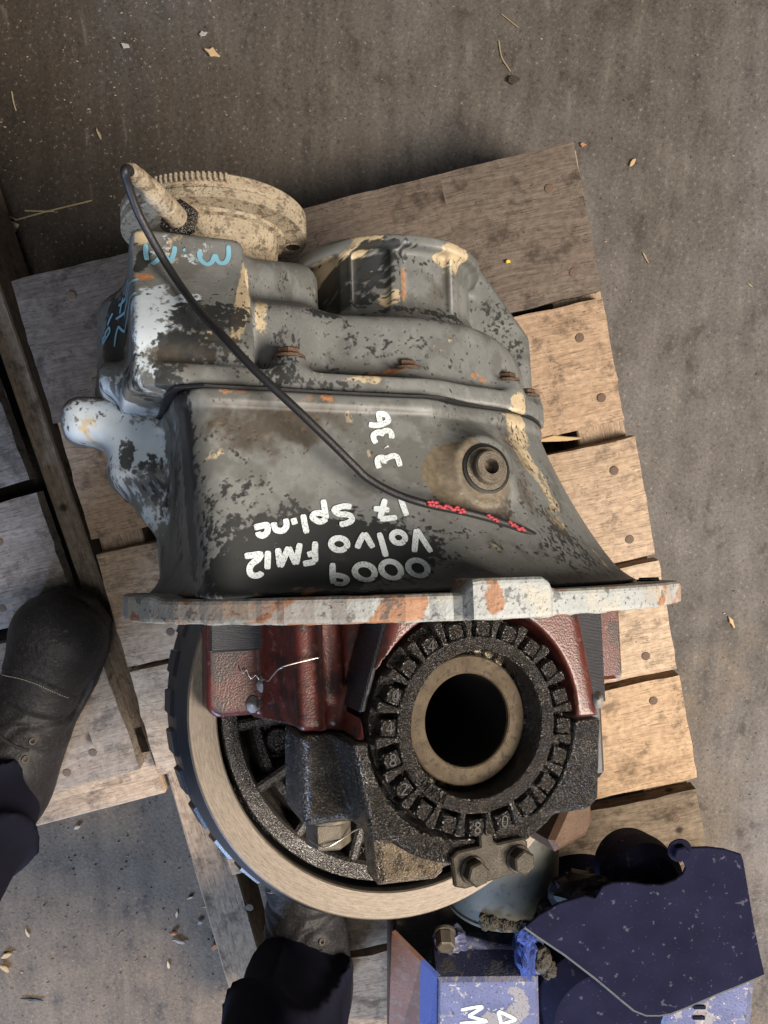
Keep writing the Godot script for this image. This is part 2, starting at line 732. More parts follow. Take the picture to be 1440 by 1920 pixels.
func build_materials() -> void:
	var grain := texture_grey(1024, 1024, noise_bytes.speck)
	var fine := texture_grey(1024, 1024, noise_bytes.fine)
	# oily black casting
	var oily := plain(Color(1, 1, 1), 0.20, 0.0, 0.9)
	oily.albedo_texture = mixed(1024, [Color(0.010, 0.009, 0.008), Color(0.024, 0.020, 0.016)], [["blotch", 0.55, 0.2, Color(0.050, 0.040, 0.030), 0.6, 0]])
	tri(oily, 5.0)
	relief(oily, grain, 0.30)
	mats.oily = oily
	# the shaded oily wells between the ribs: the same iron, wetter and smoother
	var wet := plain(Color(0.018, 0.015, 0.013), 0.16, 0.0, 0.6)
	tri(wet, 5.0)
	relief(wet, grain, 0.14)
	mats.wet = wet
	var red := plain(Color(1, 1, 1), 0.36, 0.0, 0.5)
	red.albedo_texture = mixed(1024, [Color(0.060, 0.0125, 0.009), Color(0.105, 0.022, 0.015)], [["speck", 0.70, 0.06, Color(0.02, 0.012, 0.011), 0.85, 0], ["cloud", 0.50, 0.18, Color(0.016, 0.010, 0.010), 0.85, 0], ["blotch", 0.66, 0.1, Color(0.20, 0.10, 0.085), 0.4, 70000]], 0.2)
	tri(red, 5.0)
	relief(red, grain, 0.018)
	mats.red = red
	var turned := noise_bytes.fine.duplicate() as PackedByteArray
	for y in 1024:
		var line := 128 + int(90.0 * sin(y * TAU / 1024.0 * 64.0)) 
		for x in 1024:
			turned[y * 1024 + x] = clampi((turned[y * 1024 + x] - 128) / 4 + line, 0, 255)
	var lined := texture_grey(1024, 1024, turned)
	var machined := plain(Color(0.020, 0.021, 0.026), 0.34, 0.0, 0.6)
	tri(machined, 12.0)
	relief(machined, lined, 0.05)
	mats.machined = machined
	var turned2 := PackedByteArray()
	turned2.resize(1024 * 1024)
	for y in 1024:
		for x in 1024:
			turned2[y * 1024 + x] = turned[x * 1024 + y]
	var machined2 := machined.duplicate() as StandardMaterial3D
	relief(machined2, texture_grey(1024, 1024, turned2), 0.05)
	mats.machined_wall = machined2
	# bare bright steel of the crown wheel's back face: turning marks run round it (u along, v across)
	var marks := PackedByteArray()
	marks.resize(512 * 512 * 3)
	var f := noise_of(31, 0.05, 4, FastNoiseLite.TYPE_SIMPLEX_SMOOTH, 0.7)
	var pit := noise_of(32, 0.09, 2)
	for y in 512:
		for x in 512:
			var q := 0.50 + 0.65 * f.get_noise_2d(x * 0.03, y * 3.2) + 0.42 * f.get_noise_2d(x * 0.6, y * 0.6)
			var c := Color(0.080, 0.066, 0.052).lerp(Color(0.265, 0.225, 0.18), clampf(q, 0, 1))
			if pit.get_noise_2d(x * 5.0, y * 1.0) > 0.43:
				c = c.lerp(Color(0.06, 0.05, 0.045), 0.8)
			c = srgb(c)
			var at := (y * 512 + x) * 3
			marks[at] = int(c.r * 255); marks[at + 1] = int(c.g * 255); marks[at + 2] = int(c.b * 255)
	var steel := plain(Color(1, 1, 1), 0.50, 0.25, 0.35)
	steel.albedo_texture = texture_from(512, 512, marks)
	steel.uv1_scale = Vector3(6, 1, 1)
	mats.steel = steel
	mats.dark_steel = relief(tri(plain(Color(0.018, 0.021, 0.027), 0.36, 0.2, 0.55), 6.0), fine, 0.02)
	# ground race of the bearing: oily tan steel with dark stains
	var race := plain(Color(1, 1, 1), 0.60, 0.0, 0.22)
	race.albedo_texture = mixed(512, [Color(0.055, 0.042, 0.028), Color(0.125, 0.098, 0.066)], [["blotch", 0.60, 0.08, Color(0.05, 0.042, 0.035), 0.8, 5000]], 0.2)
	tri(race, 7.0)
	relief(race, grain, 0.04)
	mats.race = race
	mats.black = plain(Color(0.006, 0.006, 0.006), 0.6)
	mats.roller = plain(Color(0.42, 0.36, 0.28), 0.25, 0.7)
	mats.rubber = relief(tri(plain(Color(0.013, 0.013, 0.015), 0.42, 0.0, 0.5), 9.0), fine, 0.02)
	var wp := plain(Color(1, 1, 1), 0.5)
	wp.albedo_texture = mixed(512, [Color(0.60, 0.67, 0.70), Color(0.72, 0.79, 0.82)], [["speck", 0.63, 0.06, Color(0.16, 0.17, 0.165), 0.8, 0], ["fine", 0.66, 0.1, Color(0.3, 0.32, 0.32), 0.7, 0]], 0.15)
	tri(wp, 6.0)
	mats.white_paint = wp
	mats.cyan_paint = plain(Color(0.17, 0.38, 0.50), 0.5)
	mats.red_mark = plain(Color(0.40, 0.06, 0.075), 0.6)
	var rust := plain(Color(1, 1, 1), 0.85, 0.0, 0.3)
	rust.albedo_texture = mixed(512, [Color(0.22, 0.10, 0.045), Color(0.36, 0.18, 0.085)], [["blotch", 0.55, 0.15, Color(0.30, 0.24, 0.17), 0.8, 9000], ["speck", 0.66, 0.1, Color(0.06, 0.035, 0.02), 0.8, 0]], 0.2)
	tri(rust, 8.0)
	relief(rust, grain, 0.05)
	mats.rust = rust
	var bolt := plain(Color(1, 1, 1), 0.42, 0.3, 0.5)
	bolt.albedo_texture = mixed(512, [Color(0.10, 0.085, 0.065), Color(0.21, 0.18, 0.135)], [["speck", 0.6, 0.1, Color(0.03, 0.026, 0.02), 0.7, 0]], 0.2)
	tri(bolt, 12.0)
	relief(bolt, grain, 0.05)
	mats.bolt = bolt
	var db := bolt.duplicate() as StandardMaterial3D
	db.albedo_color = Color(0.72, 0.72, 0.72)
	mats.dark_bolt = db
	var rb := bolt.duplicate() as StandardMaterial3D
	rb.albedo_texture = mixed(512, [Color(0.17, 0.095, 0.05), Color(0.27, 0.20, 0.13)], [["blotch", 0.55, 0.1, Color(0.26, 0.12, 0.055), 0.8, 2000], ["speck", 0.6, 0.1, Color(0.05, 0.04, 0.03), 0.7, 0]], 0.2)
	rb.metallic = 0.1
	rb.albedo_color = Color(0.72, 0.68, 0.66)
	mats.rusty_bolt = rb
	var ob := oily.duplicate() as StandardMaterial3D
	ob.albedo_texture = mixed(512, [Color(0.10, 0.075, 0.05), Color(0.24, 0.19, 0.13)], [["blotch", 0.58, 0.1, Color(0.03, 0.024, 0.018), 0.8, 0]], 0.2)
	mats.oily_bright = ob
	# the case's rim and ribs: oil-stained iron, the missing light put into a paler colour
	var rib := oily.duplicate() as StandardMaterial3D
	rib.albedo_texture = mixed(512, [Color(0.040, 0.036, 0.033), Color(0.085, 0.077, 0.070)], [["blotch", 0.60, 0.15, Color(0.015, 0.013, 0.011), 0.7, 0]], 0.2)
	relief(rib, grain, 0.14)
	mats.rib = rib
	# ivory paint, worn
	var ivory := plain(Color(1, 1, 1), 0.62, 0.0, 0.4)
	ivory.albedo_texture = mixed(512, [Color(0.25, 0.21, 0.15), Color(0.42, 0.36, 0.265)], [["blotch", 0.56, 0.12, Color(0.10, 0.078, 0.055), 0.8, 0], ["speck", 0.68, 0.05, Color(0.04, 0.035, 0.03), 0.8, 7000], ["blotch", 0.74, 0.06, Color(0.25, 0.11, 0.05), 0.7, 300000]], 0.15)
	tri(ivory, 4.0)
	relief(ivory, grain, 0.05)
	mats.ivory = ivory
	# flange: grey-white paint flaking to rust
	var flange := plain(Color(1, 1, 1), 0.6, 0.0, 0.45)
	flange.albedo_texture = mixed(1024, [Color(0.27, 0.30, 0.31), Color(0.40, 0.42, 0.41)], [["cloud", 0.50, 0.2, Color(0.42, 0.40, 0.33), 0.7, 90000], ["cloud", 0.63, 0.04, Color(0.30, 0.14, 0.065), 0.9, 0], ["blotch", 0.70, 0.05, Color(0.06, 0.065, 0.07), 0.7, 500000], ["speck", 0.72, 0.05, Color(0.03, 0.03, 0.03), 0.8, 3000]], 0.12)
	tri(flange, 2.6)
	relief(flange, grain, 0.04)
	mats.flange = flange
	# blue paint and grey
	var blue := plain(Color(1, 1, 1), 0.5, 0.0, 0.5)
	blue.albedo_texture = mixed(1024, [Color(0.075, 0.085, 0.17), Color(0.14, 0.155, 0.27)], [["cloud", 0.64, 0.03, Color(0.27, 0.25, 0.23), 0.8, 52000], ["blotch", 0.74, 0.02, Color(0.40, 0.38, 0.34), 0.9, 0], ["speck", 0.70, 0.05, Color(0.03, 0.03, 0.035), 0.8, 0], ["blotch", 0.78, 0.05, Color(0.03, 0.03, 0.03), 0.8, 400000]], 0.12)
	tri(blue, 3.0)
	relief(blue, grain, 0.05)
	mats.blue = blue
	var navy := plain(Color(1, 1, 1), 0.70, 0.0, 0.14)
	navy.albedo_texture = mixed(512, [Color(0.008, 0.008, 0.019), Color(0.013, 0.013, 0.030)], [["blotch", 0.78, 0.015, Color(0.07, 0.07, 0.085), 0.8, 0], ["speck", 0.82, 0.04, Color(0.05, 0.05, 0.06), 0.7, 0]], 0.15)
	tri(navy, 2.6)
	relief(navy, fine, 0.01)
	mats.navy = navy
	mats.brown_rust = tri(plain(Color(0.10, 0.065, 0.05), 0.7), 3.0)
	(mats.brown_rust as StandardMaterial3D).albedo_texture = rust.albedo_texture
	mats.brown_rust.albedo_color = Color(0.66, 0.62, 0.66)
	var hub := plain(Color(1, 1, 1), 0.6)
	hub.albedo_texture = mixed(512, [Color(0.10, 0.105, 0.092), Color(0.16, 0.16, 0.14)], [["blotch", 0.62, 0.12, Color(0.07, 0.065, 0.055), 0.8, 0]], 0.15)
	hub.albedo_color = Color(0.78, 0.78, 0.76)
	tri(hub, 4.0)
	mats.hub = hub
	mats.bright_blue = relief(tri(plain(Color(0.05, 0.09, 0.34), 0.75), 9.0), grain, 0.25)
	mats.soil = relief(tri(plain(Color(0.10, 0.085, 0.06), 0.95), 9.0), grain, 0.35)
	# cloth and leather
	mats.trousers = relief(tri(plain(Color(0.012, 0.0125, 0.023), 0.95, 0.0, 0.2), 14.0), fine, 0.03)
	mats.jeans = relief(tri(plain(Color(0.08, 0.14, 0.30), 0.95, 0.0, 0.2), 14.0), fine, 0.03)
	var leather := plain(Color(1, 1, 1), 0.55, 0.0, 0.4)
	leather.albedo_texture = mixed(512, [Color(0.012, 0.012, 0.014), Color(0.026, 0.026, 0.03)], [["speck", 0.70, 0.08, Color(0.16, 0.14, 0.11), 0.5, 0], ["blotch", 0.66, 0.2, Color(0.045, 0.046, 0.050), 0.6, 0], ["blotch", 0.80, 0.05, Color(0.16, 0.15, 0.14), 0.4, 250000]], 0.3)
	tri(leather, 4.0)
	relief(leather, texture_grey(1024, 1024, noise_bytes.blotch), 0.09)
	mats.leather = leather
	mats.lace = plain(Color(0.02, 0.02, 0.02), 0.9)
	mats.chip = plain(Color(0.50, 0.36, 0.20), 0.9)
	mats.chip_pale = plain(Color(0.55, 0.47, 0.34), 0.9)
	mats.chip_orange = plain(Color(0.42, 0.20, 0.10), 0.9)
	mats.stone = plain(Color(0.33, 0.31, 0.29), 0.9)
	mats.straw = plain(Color(0.34, 0.27, 0.16), 0.9)
	mats.wire = plain(Color(0.55, 0.52, 0.48), 0.3, 0.9)

func patina_texture() -> Array:
	# paint, chips, rust and ivory on the main casting. Laid out in the casting's own axes: u from x and a little of y, v from z and a little of y,
	# so that its walls get paint too. Returns [colour, height].
	var w := 1500
	var h := 820
	var n := w * h
	var black := PackedFloat32Array(); black.resize(n); black.fill(-0.30)
	var ivory := PackedFloat32Array(); ivory.resize(n); ivory.fill(-0.42)
	var rust := PackedFloat32Array(); rust.resize(n); rust.fill(-0.55)
	var brown := PackedFloat32Array(); brown.resize(n); brown.fill(-0.4)
	var pale := PackedFloat32Array(); pale.resize(n); pale.fill(-0.6)
	var mud := PackedFloat32Array(); mud.resize(n); mud.fill(-0.5)
	var maps := {"mud": mud, "black": black, "ivory": ivory, "rust": rust, "brown": brown, "pale": pale}
	for s in PATINA:
		var m: PackedFloat32Array = maps[s[0]]
		var c := patina_uv(casting_at(s[1], s[2]))
		var ru: float = s[4] * 0.00037
		var rv: float = s[5] * 0.00037
		var amount: float = s[6]
		var cx := c.x * w
		var cy := c.y * h
		var rx := ru / 0.95 * w
		var ry := rv / 0.52 * h
		for y in range(maxi(int(cy - ry), 0), mini(int(cy + ry) + 1, h)):
			for x in range(maxi(int(cx - rx), 0), mini(int(cx + rx) + 1, w)):
				var q := Vector2((x - cx) / rx, (y - cy) / ry).length_squared()
				if q < 1.0:
					m[y * w + x] += amount * (1.0 - q * q)
		maps[s[0]] = m
	mud = maps.mud
	black = maps.black; ivory = maps.ivory; rust = maps.rust; brown = maps.brown; pale = maps.pale
	var na := noise_of(41, 0.030, 5, FastNoiseLite.TYPE_SIMPLEX_SMOOTH, 0.72)
	var nb := noise_of(42, 0.012, 4, FastNoiseLite.TYPE_SIMPLEX_SMOOTH, 0.6)
	var nc := noise_of(43, 0.10, 3, FastNoiseLite.TYPE_SIMPLEX_SMOOTH, 0.6)
	var nd := noise_of(44, 0.004, 3)
	var rgb := PackedByteArray(); rgb.resize(n * 3)
	var hgt := PackedByteArray(); hgt.resize(n)
	var lut := PackedByteArray()
	lut.resize(4096)
	for i in 4096:
		var q := i / 4095.0
		lut[i] = int(255.0 * (12.92 * q if q < 0.0031308 else 1.055 * pow(q, 1 / 2.4) - 0.055) + 0.5)
	var rows := func(k: int) -> Array:
		return []
	var strips: Array[Array] = []
	var per := 20
	strips.resize(h / per)
	var job := func(k: int) -> void:
		var o := PackedByteArray(); o.resize(per * w * 3)
		var g := PackedByteArray(); g.resize(per * w)
		var at := 0
		for y in range(k * per, k * per + per):
			for x in w:
				var i := y * w + x
				var a := na.get_noise_2d(x, y)
				var b := nb.get_noise_2d(x, y)
				var c := nc.get_noise_2d(x, y)
				var d := nd.get_noise_2d(x, y)
				var col := Vector3(0.142, 0.150, 0.146) * (1.0 + 0.22 * d + 0.10 * b + 0.10 * c)
				var height := 0.62 + 0.05 * c
				# thin greasy wash and rubbed, paler paint
				col = col.lerp(Vector3(0.062, 0.060, 0.052), clampf(b * 1.7 + d * 0.8 + 0.02, 0.0, 0.5))
				col = col.lerp(Vector3(0.20, 0.205, 0.20), clampf(a * 1.2 - b * 0.8 - 0.12, 0.0, 0.55))
				var wp := clampf((pale[i] + a * 0.9 + 0.25 * c) * 6.0, 0, 1)
				if wp > 0.0:
					col = col.lerp(Vector3(0.44, 0.51, 0.57) * (1.0 + 0.2 * b), wp)  # bluish white paint; on lug and case its tint also carries cold light
					height += 0.06 * wp
				var wi := clampf((ivory[i] + b * 0.75 + a * 0.35 + 0.2 * c) * 7.0, 0, 1)
				if wi > 0.0:
					col = col.lerp(Vector3(0.44, 0.36, 0.235) * (1.0 + 0.3 * a), wi * 0.95)
					height += 0.10 * wi
				var wk := clampf((black[i] + a * 0.52 + c * 0.56 - 0.14 * d + 0.22 * b) * 5.5, 0, 1)
				if wk > 0.0:
					col = col.lerp(Vector3(0.016, 0.018, 0.019) * (1.0 + 0.5 * b), wk * 0.96)
					height -= 0.32 * wk
				if c > 0.50:
					col = col.lerp(Vector3(0.022, 0.021, 0.019), clampf((c - 0.50) * 7.0, 0, 0.8))
					height -= 0.1
				var wb := clampf((brown[i] + b * 0.5 + c * 0.2) * 2.4, 0, 1)
				if wb > 0.0:
					col = col.lerp(Vector3(0.058, 0.046, 0.032) * (1.0 + 0.6 * a), wb * 0.85)
				var wm := clampf((mud[i] + b * 0.25 + a * 0.15) * 6.0, 0, 1)
				if wm > 0.0:
					col = col.lerp(Vector3(0.125, 0.100, 0.066) * (1.0 + 0.7 * a + 0.4 * c), wm * 0.9)
				var wr := clampf((rust[i] + a * 0.6 + b * 0.4 + c * 0.15) * 6.0, 0, 1)
				if wr > 0.0:
					col = col.lerp(Vector3(0.30, 0.14, 0.062) * (1.0 + 0.5 * c), wr * 0.9)
					height += 0.05 * wr
				o[at * 3] = lut[clampi(int(col.x * 4095.0), 0, 4095)]
				o[at * 3 + 1] = lut[clampi(int(col.y * 4095.0), 0, 4095)]
				o[at * 3 + 2] = lut[clampi(int(col.z * 4095.0), 0, 4095)]
				g[at] = clampi(int(height * 255.0), 0, 255)
				at += 1
		strips[k] = [o, g]
	var task := WorkerThreadPool.add_group_task(job, strips.size(), -1, true)
	WorkerThreadPool.wait_for_group_task_completion(task)
	rgb = PackedByteArray()
	hgt = PackedByteArray()
	for s in strips:
		rgb.append_array(s[0])
		hgt.append_array(s[1])
	return [texture_from(w, h, rgb), texture_grey(w, h, hgt)]

func casting_at(u: float, v: float) -> Vector3:
	# the place on the housing or its cover that the photograph shows at (u, v)
	var d := (diff_inverse.basis * (eye.basis * Vector3((u - 720.0) / FOCAL, -(v - 960.0) / FOCAL, -1.0))).normalized()
	var p := diff_inverse * eye.origin + d * 0.35
	for i in 90:
		var q := minf(sd_bell(p), sd_cover(p))
		if q < 0.0004 or p.y < -0.1:
			break
		p += d * q * 0.8
	return p

func patina_uv(p: Vector3) -> Vector2:
	var w := 0.16 - p.y
	var fold := lerpf(-0.6, 0.6, smoothstep(-0.17, -0.09, p.x))
	return Vector2((p.x + fold * w + 0.50) / 0.95, (p.z + 0.5 * p.y + 0.43) / 0.52)

# where paint, rust, dirt and some painted-in cold light (pale) lie on the casting: kind, place in the photograph, height there, reach across and along, amount
const PATINA := [
	["black", 560, 1040, 0.165, 260, 110, 0.35], ["black", 600, 1050, 0.165, 190, 85, 0.46], ["black", 640, 1000, 0.165, 110, 70, 0.25], ["black", 480, 1090, 0.165, 190, 50, 0.39], ["black", 430, 1010, 0.165, 90, 120, 0.16],
	["black", 420, 850, 0.165, 110, 110, 0.19], ["black", 355, 930, 0.16, 45, 190, 0.31], ["black", 650, 880, 0.16, 140, 90, -0.16], ["black", 740, 800, 0.15, 130, 110, -0.03],
	["brown", 500, 810, 0.16, 130, 75, 0.62], ["brown", 590, 790, 0.155, 90, 55, 0.45], ["brown", 420, 790, 0.155, 110, 60, 0.32], ["ivory", 400, 845, 0.16, 30, 22, 0.50],
	["rust", 370, 1085, 0.165, 80, 28, 0.55], ["brown", 370, 1075, 0.165, 90, 45, 0.4], ["brown", 330, 1000, 0.1, 40, 120, 0.4], ["black", 330, 900, 0.08, 50, 200, 0.39],
	["ivory", 985, 840, 0.08, 60, 130, 0.46], ["ivory", 1020, 920, 0.06, 55, 120, 0.44], ["ivory", 965, 770, 0.09, 60, 40, 0.40], ["brown", 1000, 960, 0.06, 120, 130, 0.48], ["brown", 930, 800, 0.11, 90, 90, 0.36],
	["black", 1000, 900, 0.08, 130, 180, 0.19], ["black", 1080, 1040, 0.06, 130, 90, 0.34], ["rust", 1000, 930, 0.07, 40, 25, 0.45], ["mud", 885, 888, 0.145, 105, 92, 1.2], ["mud", 1000, 900, 0.08, 60, 120, 0.55], ["brown", 920, 950, 0.12, 70, 40, 0.6], ["rust", 900, 930, 0.12, 70, 60, 0.22],
	["black", 930, 950, 0.11, 60, 45, 0.46], ["black", 830, 960, 0.14, 120, 80, 0.05], ["brown", 800, 1090, 0.15, 300, 25, 0.45], ["rust", 640, 1095, 0.16, 160, 20, 0.35],
	["rust", 550, 740, 0.15, 190, 14, 0.45], ["black", 620, 730, 0.145, 190, 22, 0.34], ["rust", 720, 702, 0.12, 40, 14, 0.6], ["rust", 900, 708, 0.08, 36, 14, 0.65], ["ivory", 960, 735, 0.05, 80, 30, 0.38],
	["ivory", 640, 700, 0.13, 90, 35, 0.28], ["ivory", 760, 710, 0.11, 120, 20, 0.30], ["black", 660, 650, 0.12, 70, 70, 0.16], ["black", 760, 640, 0.10, 70, 60, 0.12], ["black", 520, 690, 0.13, 60, 40, 0.46],
	["black", 850, 600, 0.09, 90, 40, 0.39], ["black", 930, 600, 0.03, 60, 70, 0.31], ["black", 960, 660, 0.01, 40, 70, 0.34],
	["black", 650, 530, 0.075, 90, 75, 0.65], ["black", 740, 470, 0.085, 190, 20, 0.39], ["ivory", 605, 520, 0.06, 30, 60, 0.7], ["pale", 690, 520, 0.08, 40, 40, 0.6], ["ivory", 690, 515, 0.08, 20, 16, 0.6],
	["pale", 730, 480, 0.08, 40, 20, 0.45], ["rust", 755, 530, 0.085, 14, 50, 0.8], ["ivory", 730, 540, 0.08, 18, 45, 0.5], ["ivory", 840, 490, 0.04, 60, 40, 0.42], ["brown", 830, 540, 0.05, 90, 60, 0.45], ["pale", 860, 460, 0.05, 60, 20, 0.5],
	["pale", 700, 455, 0.085, 130, 14, 0.5], ["ivory", 850, 465, 0.05, 60, 26, 0.45], ["black", 600, 585, 0.08, 60, 16, 0.62], ["black", 720, 585, 0.08, 200, 14, 0.39],
	["pale", 300, 580, 0.135, 90, 95, 0.95], ["pale", 340, 470, 0.10, 110, 45, 0.45], ["pale", 275, 670, 0.148, 45, 80, 0.75], ["black", 395, 590, 0.135, 90, 50, 0.70], ["black", 265, 490, 0.10, 16, 40, 0.93],
	["black", 380, 650, 0.148, 110, 40, 0.53], ["black", 345, 830, 0.12, 40, 260, 0.62], ["black", 620, 1060, 0.165, 230, 60, 0.25], ["black", 470, 960, 0.165, 120, 80, 0.19], ["pale", 560, 640, 0.11, 120, 60, 0.25], ["rust", 270, 518, 0.10, 26, 14, 0.9], ["ivory", 265, 440, 0.10, 22, 24, 0.6], ["ivory", 430, 440, 0.10, 26, 26, 0.6], ["ivory", 455, 560, 0.09, 24, 170, 0.78], ["ivory", 490, 590, 0.07, 28, 110, 0.5],
	["ivory", 380, 625, 0.12, 60, 16, 0.4], ["brown", 450, 640, 0.10, 40, 60, 0.6], ["brown", 340, 665, 0.148, 90, 40, 0.5], ["brown", 360, 715, 0.15, 100, 30, 0.25], ["black", 540, 660, 0.11, 60, 60, 0.22],
	["black", 530, 520, 0.085, 30, 60, 0.19], ["black", 215, 640, 0.05, 60, 130, 0.85], ["pale", 240, 560, 0.07, 40, 60, 0.25],
	["pale", 165, 800, 0.04, 90, 80, 1.1], ["ivory", 165, 800, 0.04, 30, 30, 0.5], ["pale", 250, 800, 0.04, 110, 80, 0.8], ["ivory", 260, 770, 0.04, 40, 30, 0.45], ["pale", 260, 890, 0.04, 90, 110, 0.75], ["black", 235, 850, 0.04, 20, 40, 0.78], ["black", 285, 900, 0.03, 40, 60, 0.46],
]

# ------------------------------------------------------------------ floor and pallets
func build_floor() -> void:
	var size := 2048
	var rgb := PackedByteArray()
	var hgt := PackedByteArray()
	var na := noise_of(51, 0.0022, 4, FastNoiseLite.TYPE_SIMPLEX_SMOOTH, 0.55)
	var nb := noise_of(52, 0.013, 5, FastNoiseLite.TYPE_SIMPLEX_SMOOTH, 0.62)
	var nc := noise_of(53, 0.11, 3, FastNoiseLite.TYPE_SIMPLEX_SMOOTH, 0.6)
	var nd := noise_of(54, 0.25, 2)
	var ne := noise_of(55, 0.02, 3)
	var lut := PackedByteArray()
	lut.resize(4096)
	for i in 4096:
		var q := i / 4095.0
		lut[i] = int(255.0 * (12.92 * q if q < 0.0031308 else 1.055 * pow(q, 1 / 2.4) - 0.055) + 0.5)
	var strips: Array[Array] = []
	var per := 32
	strips.resize(size / per)
	var job := func(k: int) -> void:
		var o := PackedByteArray(); o.resize(per * size * 3)
		var g := PackedByteArray(); g.resize(per * size)
		var at := 0
		for y in range(k * per, k * per + per):
			for x in size:
				var a := na.get_noise_2d(x, y)
				var b := nb.get_noise_2d(x, y * 0.8)
				var c := nc.get_noise_2d(x, y)
				var d := nd.get_noise_2d(x, y)
				# faint trails where things were dragged along z
				var e := ne.get_noise_2d(x * 1.6 + 30.0 * a, y * 0.14)
				# paler and greyer to the right, browner and darker to the left
				var grey_mix := clampf((x / 2048.0 - 0.42) * 1.6 + a * 0.5, 0.0, 1.0)
				var col := Vector3(0.096, 0.084, 0.071).lerp(Vector3(0.116, 0.111, 0.110), grey_mix)
				# warmer, paler colour by the holder, standing in for warm light
				col = col.lerp(Vector3(0.160, 0.118, 0.078), smoothstep(1150.0, 1400.0, y + 200.0 * b) * (1.0 - grey_mix) * 0.8)
				# trodden soil at the far left, its dark colour also standing in for shade
				var px := x / 2048.0 * 1.7 - 0.85
				var pz := y / 2048.0 * 1.7 - 0.6
				var soil := clampf(0.5 + (-0.30 - px) * 3.2 + minf(0.06 - pz, 0.0) * 6.0 + clampf(pz + 0.55, 0.0, 0.4) * 0.9 + b * 0.8, 0.0, 1.0)
				col = col.lerp(Vector3(0.040, 0.031, 0.022), soil * 0.85)
				col *= 1.0 + 0.22 * a + 0.34 * b + 0.20 * e + 0.26 * c
				if e > 0.42 and b > 0.1:
					col = col.lerp(Vector3(0.17, 0.155, 0.14), clampf((e - 0.42) * 2.5, 0, 0.35))
				if b < -0.34:
					col = col.lerp(Vector3(0.045, 0.038, 0.032), clampf((-0.34 - b) * 2.5, 0, 0.6))
				if c > 0.50:
					col = col.lerp(Vector3(0.25, 0.228, 0.20), clampf((c - 0.50) * 5.0, 0, 0.8))
				if c < -0.52:
					col *= 0.62
				col *= 1.0 + 0.26 * d
				o[at * 3] = lut[clampi(int(col.x * 4095.0), 0, 4095)]
				o[at * 3 + 1] = lut[clampi(int(col.y * 4095.0), 0, 4095)]
				o[at * 3 + 2] = lut[clampi(int(col.z * 4095.0), 0, 4095)]
				g[at] = clampi(int(128.0 + 70.0 * c + 50.0 * d + 50.0 * b), 0, 255)
				at += 1
		strips[k] = [o, g]
	var task := WorkerThreadPool.add_group_task(job, strips.size(), -1, true)
	WorkerThreadPool.wait_for_group_task_completion(task)
	for s in strips:
		rgb.append_array(s[0])
		hgt.append_array(s[1])
	var m := plain(Color(1, 1, 1), 0.74, 0.0, 0.4)
	m.albedo_texture = texture_from(size, size, rgb)
	relief(m, texture_grey(size, size, hgt), 0.06)
	# one sheet; its texture covers 1.7 m before it comes round again
	var s := Shape.new()
	var n := 24
	var lo := -2.4
	var w := 4.8 / n
	for i in n:
		for k in n:
			var a := Vector3(lo + i * w, 0, lo + k * w)
			s.quad(a, a + Vector3(0, 0, w), a + Vector3(w, 0, w), a + Vector3(w, 0, 0))
	var o := part(self, "floor", s.mesh(func(p: Vector3) -> Vector2: return Vector2((p.x + 0.85) / 1.7, (p.z + 0.6) / 1.7)), m)
	o.set_meta("kind", "structure")

func board_mesh(length: float, width: float, thick: float, seed_: int) -> ArrayMesh:
	# a sawn board from x = -length to 0, z = 0 to width, its top at y = 0: ragged ends, worn rims, a slight cup
	var f := noise_of(seed_, 9.0, 3)
	var nx := 44
	var nz := 12
	var rows := []
	for i in nx + 1:
		var row := []
		for k in nz + 1:
			var u := float(i) / nx
			var q := float(k) / nz
			var x := -length + length * u
			var z := width * q
			if i == 0 or i == nx:
				x += 0.0022 * f.get_noise_2d(z * 12.0, i * 7.0)
			if k == 0 or k == nz:
				z += 0.0018 * f.get_noise_2d(x * 2.0, k * 5.0 + 3.0)
			var y := 0.0014 * f.get_noise_2d(x * 0.8, z * 2.0) - 0.0025 * (q - 0.5) * (q - 0.5) * 4.0 * 0.4
			var rim := minf(minf(x + length, -x), minf(z, width - z))
			y -= 0.0022 * exp(-maxf(rim, 0.0) / 0.0016) * (1.0 + 0.6 * f.get_noise_2d(x * 6.0, z * 6.0))
			row.append(Vector3(x, y, z))
		rows.append(row)
	var s := Shape.new()
	var nor := func(i: int, k: int) -> Vector3:
		var a: Vector3 = rows[mini(i + 1, nx)][k] - rows[maxi(i - 1, 0)][k]
		var b: Vector3 = rows[i][mini(k + 1, nz)] - rows[i][maxi(k - 1, 0)]
		return b.cross(a).normalized()
	for i in nx:
		for k in nz:
			s.squad(rows[i][k], rows[i][k + 1], rows[i + 1][k + 1], rows[i + 1][k], nor.call(i, k), nor.call(i, k + 1), nor.call(i + 1, k + 1), nor.call(i + 1, k))
	var low := Vector3(0, -thick, 0)
	for i in nx:
		for k in [0, nz]:
			var a: Vector3 = rows[i][k]
			var b: Vector3 = rows[i + 1][k]
			var a2 := Vector3(a.x, -thick, a.z)
			var b2 := Vector3(b.x, -thick, b.z)
			if k == 0:
				s.quad(a, b, b2, a2)
			else:
				s.quad(a, a2, b2, b)
	for k in nz:
		for i in [0, nx]:
			var a: Vector3 = rows[i][k]
			var b: Vector3 = rows[i][k + 1]
			var a2 := Vector3(a.x, -thick, a.z)
			var b2 := Vector3(b.x, -thick, b.z)
			if i == 0:
				s.quad(a, a2, b2, b)
			else:
				s.quad(a, b, b2, a2)
	s.quad(Vector3(-length, -thick, 0), Vector3(0, -thick, 0), Vector3(0, -thick, width), Vector3(-length, -thick, width))
	return s.mesh()

